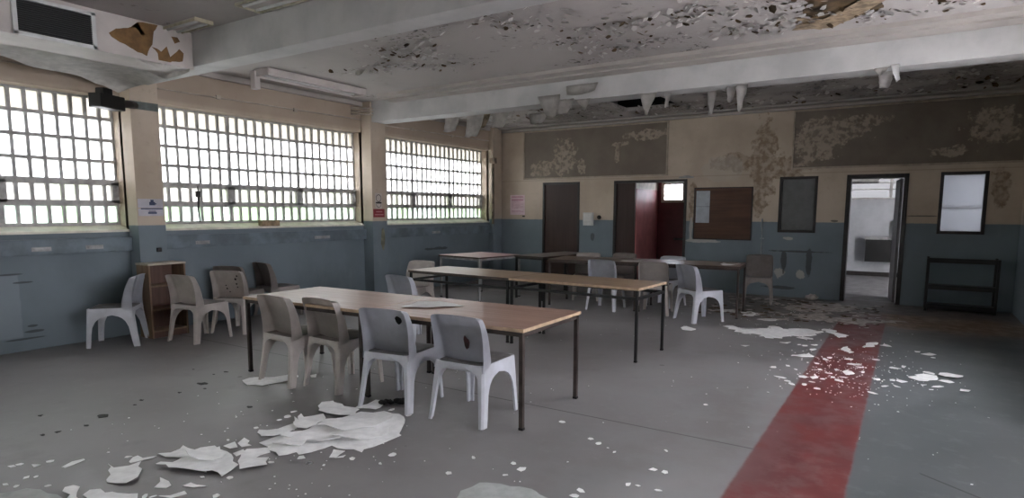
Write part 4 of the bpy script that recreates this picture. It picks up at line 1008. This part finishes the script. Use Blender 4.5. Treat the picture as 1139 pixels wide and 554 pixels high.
# ------------------------------------------------------------------ bookcase
e = empty('bookcase', (-1.275, -7.735, 0)); tag(e, 'low wooden bookcase with open shelves against the blue pillar', 'bookcase')
BX, BY, BH = .135, .205, .875
for s in (-1, 1):
    bm = BM(); bx(bm, -BX, BX, s * BY - .010, s * BY + .010, 0, BH - .022, bev=.002); obj('side_panel', bm, 'case', e)
bm = BM(); bx(bm, -BX - .005, BX + .008, -BY - .016, BY + .016, BH - .022, BH, bev=.003); obj('top_board', bm, 'case_top', e)
bm = BM(); bx(bm, -BX, -BX + .008, -BY + .01, BY - .01, 0, BH - .022); obj('back_panel', bm, 'case_in', e)
for z in (.07, .32, .60):
    bm = BM(); bx(bm, -BX + .008, BX - .006, -BY + .010, BY - .010, z, z + .018, bev=.001); obj('shelf', bm, 'case', e)
bm = BM(); bx(bm, BX - .03, BX - .015, -BY + .01, BY - .01, 0, .07); obj('plinth', bm, 'case_in', e)

# ------------------------------------------------------------------ papers and scraps on tables
def flake(name, pts, z0, mat, label, cat='paint flake', group=None, thick=.003, curl=.012, seed=0, jag=.012, sub=1):
    rnd = random.Random(seed); out = []
    for i, p in enumerate(pts):
        q = pts[(i + 1) % len(pts)]; L = math.hypot(q[0] - p[0], q[1] - p[1]); n = max(1, min(8, int(L / .05)))
        for s in range(n):
            t = s / n; j = jag if s else 0
            out.append((p[0] + (q[0] - p[0]) * t + rnd.uniform(-j, j), p[1] + (q[1] - p[1]) * t + rnd.uniform(-j, j)))
    cx = sum(p[0] for p in out) / len(out); cy = sum(p[1] for p in out) / len(out)
    bm = BM(); f = bm.faces.new([bm.verts.new((x - cx, y - cy, 0)) for x, y in out])
    bmesh.ops.triangulate(bm, faces=[f])
    for _ in range(sub):
        es = [ed for ed in bm.edges if ed.calc_length() > .09]
        if es: bmesh.ops.subdivide_edges(bm, edges=es, cuts=1, use_grid_fill=True); bmesh.ops.triangulate(bm, faces=bm.faces)
    if curl > .006:
        rad = max(.03, max(v.co.length for v in bm.verts)); ax = rnd.uniform(0, 6.28)
        for v in bm.verts:
            u = (v.co.x * math.cos(ax) + v.co.y * math.sin(ax)) / rad
            v.co.z = .5 * curl * (1 + noise.noise(Vector((v.co.x * 5 + seed, v.co.y * 5, 0)))) + curl * 1.6 * max(0, abs(u) - .35) ** 1.5
        mz = min(v.co.z for v in bm.verts)
        for v in bm.verts: v.co.z -= mz
    top = list(bm.faces)
    r = bmesh.ops.extrude_face_region(bm, geom=top)
    for g in r['geom']:
        if isinstance(g, bmesh.types.BMVert): g.co.z += thick
    o = obj(name, bm, mat, None, False, (cx, cy, z0)); tag(o, label, cat, group); return o
H1 = .706
flake('paper_sheet', [(2.74, -7.93), (2.68, -7.66), (2.83, -7.55), (3.12, -7.60), (3.06, -7.70), (2.95, -7.86)], H1 + .001, 'paper', 'crumpled white sheet in the middle of the front tables', 'paper', curl=.020, jag=.004, thick=.002, sub=2)
flake('paper_scrap', [(3.95, -2.72), (4.05, -2.80), (4.20, -2.74), (4.21, -2.63), (4.08, -2.60), (3.97, -2.62)], .736, 'flake', 'white scraps heaped on the right end of the dark table', 'paper', curl=.03, jag=.01, sub=2)
flake('paper_scrap', [(2.52, -2.90), (2.78, -2.86), (2.80, -2.75), (2.60, -2.70), (2.50, -2.78)], .736, 'paper', 'white sheet lying on the dark table between two pale chairs', 'paper', curl=.008, jag=.005)

# ------------------------------------------------------------------ fallen paint on the floor
LAB = {
 'main': ('largest sheet of fallen white paint, in front of the chair with the black hole', 'flake'),
 'tongue': ('tongue-shaped white paint sheet lapping over the far edge of the largest sheet', 'flake'),
 'f3': ('white paint piece beside the leg of the chair with the black hole', 'flake'),
 'f4': ('finger-shaped paint piece pointing left from the largest sheet', 'flake'),
 'f5': ('jagged paint piece at the upper left edge of the largest sheet', 'flake'),
 'f6': ('small pointed paint piece between the two big sheets', 'flake'),
 'f7': ('small ragged paint piece at the top of the left big sheet', 'flake'),
 'f8': ('narrow paint sliver between the left big sheet and its right neighbour', 'flake'),
 'f9': ('broken paint sheet joining the two biggest sheets', 'flake'),
 'f10': ('second largest white paint sheet, curled, left of the largest', 'flake'),
 'f11': ('paint sheet tucked behind the second largest sheet', 'flake'),
 'f12': ('scalloped white paint piece lying by itself at the lower left', 'flake'),
 'f13': ('thin wavy paint strip above the scalloped piece', 'flake'),
 'f14': ('small shark-fin paint piece right of the scalloped piece', 'flake'),
 'f15': ('small flat leaf-shaped paint piece below the second largest sheet', 'flake'),
 'f16': ('long narrow paint strip at the bottom edge, right of the shark-fin piece', 'flake'),
 'f17': ('wide white paint sheet cut off by the bottom edge of the photo', 'flake'),
 'f18': ('greyish paint sheet in the bottom left corner', 'flake_grey'),
 'f19': ('rounded white paint piece right of the greyish corner sheet', 'flake'),
 'f20': ('narrow slanting paint sliver alone at the lower left', 'flake'),
 'f21': ('small flat paint chip left of the slanting sliver', 'flake'),
 'f22': ('grey-white rounded paint sheet at the bottom centre edge', 'flake_grey'),
 'f23': ('wavy white paint sheet on the floor below the leftmost table chair', 'flake'),
 'f24': ('tiny paint piece right of the wavy sheet under the table chairs', 'flake'),
 'f25': ('kite-shaped paint piece just in front of the largest sheet', 'flake'),
 'f26': ('thin paint sliver beside the kite-shaped piece', 'flake'),
 'r1': ('long white paint sheet left of the red stripe, in front of the far debris', 'flake'),
 'r2': ('paint piece at the near right edge of the long white sheet', 'flake'),
 'r3': ('small flat paint piece in front of the long white sheet', 'flake'),
 'r4': ('small paint chip on the grey floor in front of the sideways chair', 'flake'),
 'r5': ('paint strip touching the left edge of the red stripe', 'flake'),
 'r6': ('crumpled paint piece on the floor by the leg of the dark table', 'flake'),
 'r7': ('thin paint strip behind the long white sheet', 'flake'),
 'r8': ('trodden paint piece under the right end of the dark table', 'flake'),
 'r9': ('long trodden paint sheet crossing the far end of the red stripe', 'flake_dirty'),
 'r10': ('trodden grey paint sheet in front of the washroom door', 'flake_dirty'),
 'r11': ('white paint piece at the right tip of the long white sheet', 'flake'),
 'r12': ('paint cluster on the far right part of the red stripe', 'flake'),
 'r13': ('paint piece straddling the right edge of the red stripe', 'flake'),
 'r14': ('white paint piece in the middle of the red stripe, farthest of its big pieces', 'flake'),
 'r15': ('largest white paint patch on the floor right of the red stripe', 'flake'),
 'r16': ('paint piece adjoining the right side of the largest patch right of the stripe', 'flake'),
 'r17': ('paint piece farthest back on the floor right of the red stripe', 'flake'),
 'r18': ('small paint piece left of the largest patch right of the stripe', 'flake'),
 'r19': ('paint sliver in front of the small piece right of the red stripe', 'flake'),
 'r20': ('single paint chip behind the pieces right of the red stripe', 'flake'),
 'r21': ('paint chip just in front of the largest patch right of the stripe', 'flake'),
 'r22': ('white paint piece on the red stripe, right one of the nearer two', 'flake'),
 'r23': ('white paint piece on the red stripe, left one of the nearer two', 'flake'),
 'chairchip': ('white paint piece beside the leg of the sideways chair', 'flake'),
}
LAYER = {'tongue': .020, 'f5': .016, 'f4': .0, 'f10': .010, 'f9': .0, 'f3': .0, 'f11': .0, 'f8': .012, 'f26': .008, 'f7': .012, 'f19': .010, 'r2': .012, 'r11': .012, 'r16': .012}
for i, (k_, pts) in enumerate(FL.items()):
    if k_ == 'black': continue
    lab, m = LAB[k_]
    big = k_ in ('main', 'f10', 'f12', 'f17', 'f22', 'f11', 'f9', 'tongue', 'f18')
    far = k_.startswith('r')
    flake('paint_flake', pts, .001 + LAYER.get(k_, 0), m, lab, 'paint flake', 'fallen paint flakes', .003, .016 if big else (.006 if far else .012), i, .018 if not far else (.06 if k_ in ('r1', 'r9', 'r10') else .03), 2 if big else 1)
SH = [[(2.83, -9.20), (2.90, -9.02), (3.10, -8.93), (3.20, -9.02), (3.12, -9.10), (2.95, -9.17)], [(2.98, -8.93), (3.02, -8.62), (3.15, -8.52), (3.24, -8.60), (3.16, -8.86)], [(3.16, -9.04), (3.14, -8.90), (3.36, -8.72), (3.40, -8.79), (3.32, -8.96)],
      [(2.83, -8.90), (2.84, -8.72), (3.00, -8.62), (3.02, -8.70)], [(2.89, -9.29), (2.86, -9.16), (3.02, -9.13), (3.08, -9.22), (3.0, -9.27)], [(2.64, -9.70), (2.66, -9.58), (2.80, -9.55), (2.88, -9.62), (2.78, -9.70)]]
for i, p in enumerate(SH):
    on = 'largest' if i < 5 else 'second largest'
    flake('paint_shard', p, .022 + .008 * (i % 3), 'flake', 'white paint shard lying on top of the %s paint sheet' % on, 'paint flake', 'shards on the %s sheet' % on, .004, .034, 300 + i, .02, 2)
for i, (x, y) in enumerate(SP):
    rnd = random.Random(100 + i); far = y > -6.2; r = rnd.uniform(.018, .032) if not far else rnd.uniform(.03, .06)
    n = rnd.randint(4, 7); a0 = rnd.uniform(0, 6); el = rnd.uniform(.45, 1)
    pts = []
    for q in range(n):
        a = a0 + 6.283 * q / n; rr = r * rnd.uniform(.6, 1.15); u, v = math.cos(a) * rr, math.sin(a) * rr * el
        pts.append((x + u * math.cos(a0) - v * math.sin(a0), y + u * math.sin(a0) + v * math.cos(a0)))
    if 5.43 <= x <= 5.98 and y > -6.5: lab, g = 'small white paint chip scattered on the red floor stripe', 'small chips on the red stripe'
    elif x > 5.98: lab, g = 'small white paint chip on the floor right of the red stripe', 'small chips right of the stripe'
    elif y > -6.5: lab, g = 'small white paint chip on the grey floor left of the red stripe', 'small chips left of the stripe'
    elif x < 2.36: lab, g = 'small white paint chip on the floor at the lower left', 'small chips at lower left'
    elif x < 3.75: lab, g = 'small white paint chip around the largest fallen paint sheets', 'small chips round the big sheets'
    else: lab, g = 'small white paint chip on the open floor right of the front table', 'small chips right of the front table'
    flake('paint_chip', pts, .001, 'flake', lab, 'paint chip', g, .003, .004, i, 0, 0)
rnd = random.Random(77); bm = BM()
for i in range(620):
    u = rnd.random()
    if u < .45: x, y = rnd.gauss(5.75, .35), rnd.gauss(-5.1, .55)
    elif u < .68: x, y = rnd.gauss(4.8, .7), rnd.gauss(-2.6, .8)
    elif u < .86: x, y = rnd.gauss(3.0, .8), rnd.gauss(-9.3, .45)
    else: x, y = rnd.uniform(1.8, 6.8), rnd.uniform(-9.9, -4)
    if x > 7.3 or y > -.3 or x < 1.2: continue
    r = rnd.uniform(.003, .009); k_ = rnd.randint(3, 5); a0 = rnd.uniform(0, 6)
    f = bm.faces.new([bm.verts.new((x + math.cos(a0 + 6.283 * q / k_) * r * rnd.uniform(.6, 1.2), y + math.sin(a0 + 6.283 * q / k_) * r * rnd.uniform(.6, 1.2), .0006)) for q in range(k_)])
ex = bmesh.ops.extrude_face_region(bm, geom=list(bm.faces))
for g in ex['geom']:
    if isinstance(g, bmesh.types.BMVert): g.co.z += .003
o = obj('paint_crumbs', bm, 'flake'); o['kind'] = 'stuff'; tag(o, 'tiny white paint crumbs sprinkled over the concrete floor', 'paint crumbs')
# trodden debris near the back wall
rnd = random.Random(31); bm = BM()
for i in range(260):
    x, y = rnd.uniform(3.6, 5.9), rnd.uniform(-2.6, -.35); r = rnd.uniform(.015, .07); k_ = rnd.randint(4, 6); a0 = rnd.uniform(0, 6)
    f = bm.faces.new([bm.verts.new((x + math.cos(a0 + 6.283 * q / k_) * r * rnd.uniform(.5, 1.2), y + math.sin(a0 + 6.283 * q / k_) * r * rnd.uniform(.5, 1.2), .0006 + .00001 * i)) for q in range(k_)])
    f.material_index = rnd.choice((0, 0, 1))
ex = bmesh.ops.extrude_face_region(bm, geom=list(bm.faces))
for g in ex['geom']:
    if isinstance(g, bmesh.types.BMVert): g.co.z += .004
o = obj('floor_debris', bm, ['flake_dirty', 'bare_dark']); o['kind'] = 'stuff'; tag(o, 'trodden paint and dirt littering the floor before the back wall', 'debris')
# black crumpled rag
bm = BM()
for i in range(9):
    q = BM(); bmesh.ops.create_icosphere(q, subdivisions=2, radius=1)
    cx, cy = FL['black'][0]; px = 2.84 + .015 * i + random.uniform(-.02, .02); py = -8.24 + .014 * i + random.uniform(-.03, .03); s = random.uniform(.022, .036)
    for v in q.verts: v.co = Vector((px + v.co.x * s * 1.3, py + v.co.y * s, max(.001, .016 + v.co.z * s * .6 + .010 * noise.noise(v.co * 3 + Vector((i, 0, 0))))))
    me = bpy.data.meshes.new('t'); q.to_mesh(me); q.free(); bm.from_mesh(me); bpy.data.meshes.remove(me)
tag(obj('black_rag', bm, 'mark'), 'crumpled black scrap on the floor beside the largest paint sheet', 'rag')
# flat dark stains on the floor, trodden dirt
for i, (x, y) in enumerate(DS):
    rnd = random.Random(200 + i); bm = BM(); r = rnd.uniform(.014, .028) if i not in (3, 7) else .05; n = 12
    f = bm.faces.new([bm.verts.new((x + math.cos(6.283 * q / n) * r * 1.1 * rnd.uniform(.5, 1.3), y + math.sin(6.283 * q / n) * r * .8 * rnd.uniform(.5, 1.3), .0008)) for q in range(n)])
    ex = bmesh.ops.extrude_face_region(bm, geom=[f])
    for g in ex['geom']:
        if isinstance(g, bmesh.types.BMVert): g.co.z += .002
    tag(obj('dirt_spot', bm, 'dirt'), 'flat dark dirt spot on the floor left of the front table', 'dirt spot', 'dark spots left of the front table')

# ------------------------------------------------------------------ outside
bm = BM(); bx(bm, -40, -1.95, -40, 25, -.6, -.45); o = obj('lawn', bm, 'grass'); o['kind'] = 'structure'
rnd = random.Random(9)
for n_, (x, y, h, lab) in enumerate(((-6.5, -10.5, 1.5, 'green shrub outside the nearest window'), (-7.5, -7.2, 1.3, 'green shrub outside between the nearest and middle windows'), (-7, -3.5, 1.2, 'green shrub outside the middle window'))):
    bm = BM()
    for i in range(420):
        a, b = rnd.uniform(0, 6.28), rnd.uniform(-.2, 1); rr = rnd.uniform(.7, 1.0)
        p = Vector((math.cos(a) * math.sqrt(max(0, 1 - b * b)) * 1.0 * rr, math.sin(a) * math.sqrt(max(0, 1 - b * b)) * 1.4 * rr, (.5 + .5 * b * rr) * h * 1.1))
        d1 = Vector((rnd.gauss(0, 1), rnd.gauss(0, 1), rnd.gauss(0, 1))).normalized() * .13; d2 = d1.cross(Vector((rnd.gauss(0, 1), rnd.gauss(0, 1), rnd.gauss(0, 1)))).normalized() * .07
        bm.faces.new([bm.verts.new(p + v) for v in (d1, d2, -d1, -d2)])
    tube(bm, [(0, 0, -.0), (0, 0, h * .7)], .05, 6)
    o = obj('shrub', bm, 'leaf', None, False, (x, y, -.45)); tag(o, lab, 'shrub')

# ------------------------------------------------------------------ camera
FPX, PXX, PYY = 685.522, 569.305, 316.423
yaw, pit, rol = R(-32.772), R(-6.823), R(.115)
fwd = Vector((math.sin(yaw) * math.cos(pit), math.cos(yaw) * math.cos(pit), math.sin(pit)))
right = Vector((math.cos(yaw), -math.sin(yaw), 0)); up = right.cross(fwd)
r2 = right * math.cos(rol) + up * math.sin(rol); u2 = up * math.cos(rol) - right * math.sin(rol)
cam = bpy.data.cameras.new('camera'); co = bpy.data.objects.new('camera', cam); COL.objects.link(co)
co.matrix_world = Matrix(((r2.x, u2.x, -fwd.x, 6.172), (r2.y, u2.y, -fwd.y, -11.609), (r2.z, u2.z, -fwd.z, 1.490), (0, 0, 0, 1)))
cam.sensor_fit = 'HORIZONTAL'; cam.sensor_width = 36; cam.lens = FPX * 36 / 1139
cam.shift_x = (569.5 - PXX) / 1139; cam.shift_y = (PYY - 277) / 1139; cam.clip_start = .05
bpy.context.scene.camera = co

# ------------------------------------------------------------------ daylight
wd = bpy.data.worlds.new('overcast_sky'); bpy.context.scene.world = wd; wd.use_nodes = True
t = wd.node_tree; t.nodes.clear()
o_ = t.nodes.new('ShaderNodeOutputWorld'); bg = t.nodes.new('ShaderNodeBackground'); tcw = t.nodes.new('ShaderNodeTexCoord')
sp_ = t.nodes.new('ShaderNodeSeparateXYZ'); t.links.new(tcw.outputs['Generated'], sp_.inputs[0])
mr = t.nodes.new('ShaderNodeMapRange'); mr.inputs['From Min'].default_value = -.05; mr.inputs['From Max'].default_value = .9; t.links.new(sp_.outputs[2], mr.inputs[0])
mx = t.nodes.new('ShaderNodeMix'); mx.data_type = 'RGBA'; t.links.new(mr.outputs[0], mx.inputs[0])
mx.inputs[6].default_value = (1.0, .975, 1.0, 1); mx.inputs[7].default_value = (.93, .94, 1.02, 1)
t.links.new(mx.outputs[2], bg.inputs[0]); bg.inputs[1].default_value = SKY; t.links.new(bg.outputs[0], o_.inputs[0])
def portal(loc, sx, sy, rot):
    l = bpy.data.lights.new('daylight_portal', 'AREA'); l.shape = 'RECTANGLE'; l.size = sx; l.size_y = sy; l.cycles.is_portal = True
    o = bpy.data.objects.new('daylight_portal', l); COL.objects.link(o); o.location = loc; o.rotation_euler = rot
for a, b in WIN: portal((-1.98, (a + b) / 2, (SILL0 + HEAD) / 2), HEAD - SILL0, b - a, (0, -PI / 2, 0))
for a, b in RWIN: portal((XR + .24, (a + b) / 2, 1.9), 1.8, b - a, (0, PI / 2, 0))
for a, b in FW: portal(((a + b) / 2, YF - .24, 1.89), b - a, 1.8, (PI / 2, 0, 0))
portal(((RW[0][0] + RW[0][1]) / 2, 5.1, 2.0), 1.2, .55, (-PI / 2, 0, 0)); portal(((RW[1][0] + RW[1][1]) / 2, 5.1, 1.68), 1.7, 1.3, (-PI / 2, 0, 0)); portal((1.89, 1.6, 1.89), .5, .42, (-PI / 2, 0, 0))

sc_ = bpy.context.scene
sc_.view_settings.view_transform = 'Standard'; sc_.view_settings.look = 'None'; sc_.view_settings.gamma = 1; sc_.view_settings.use_curve_mapping = False
sc_.view_settings.exposure = EXPO
sc_.cycles.max_bounces = 10; sc_.cycles.diffuse_bounces = 7; sc_.cycles.transparent_max_bounces = 12
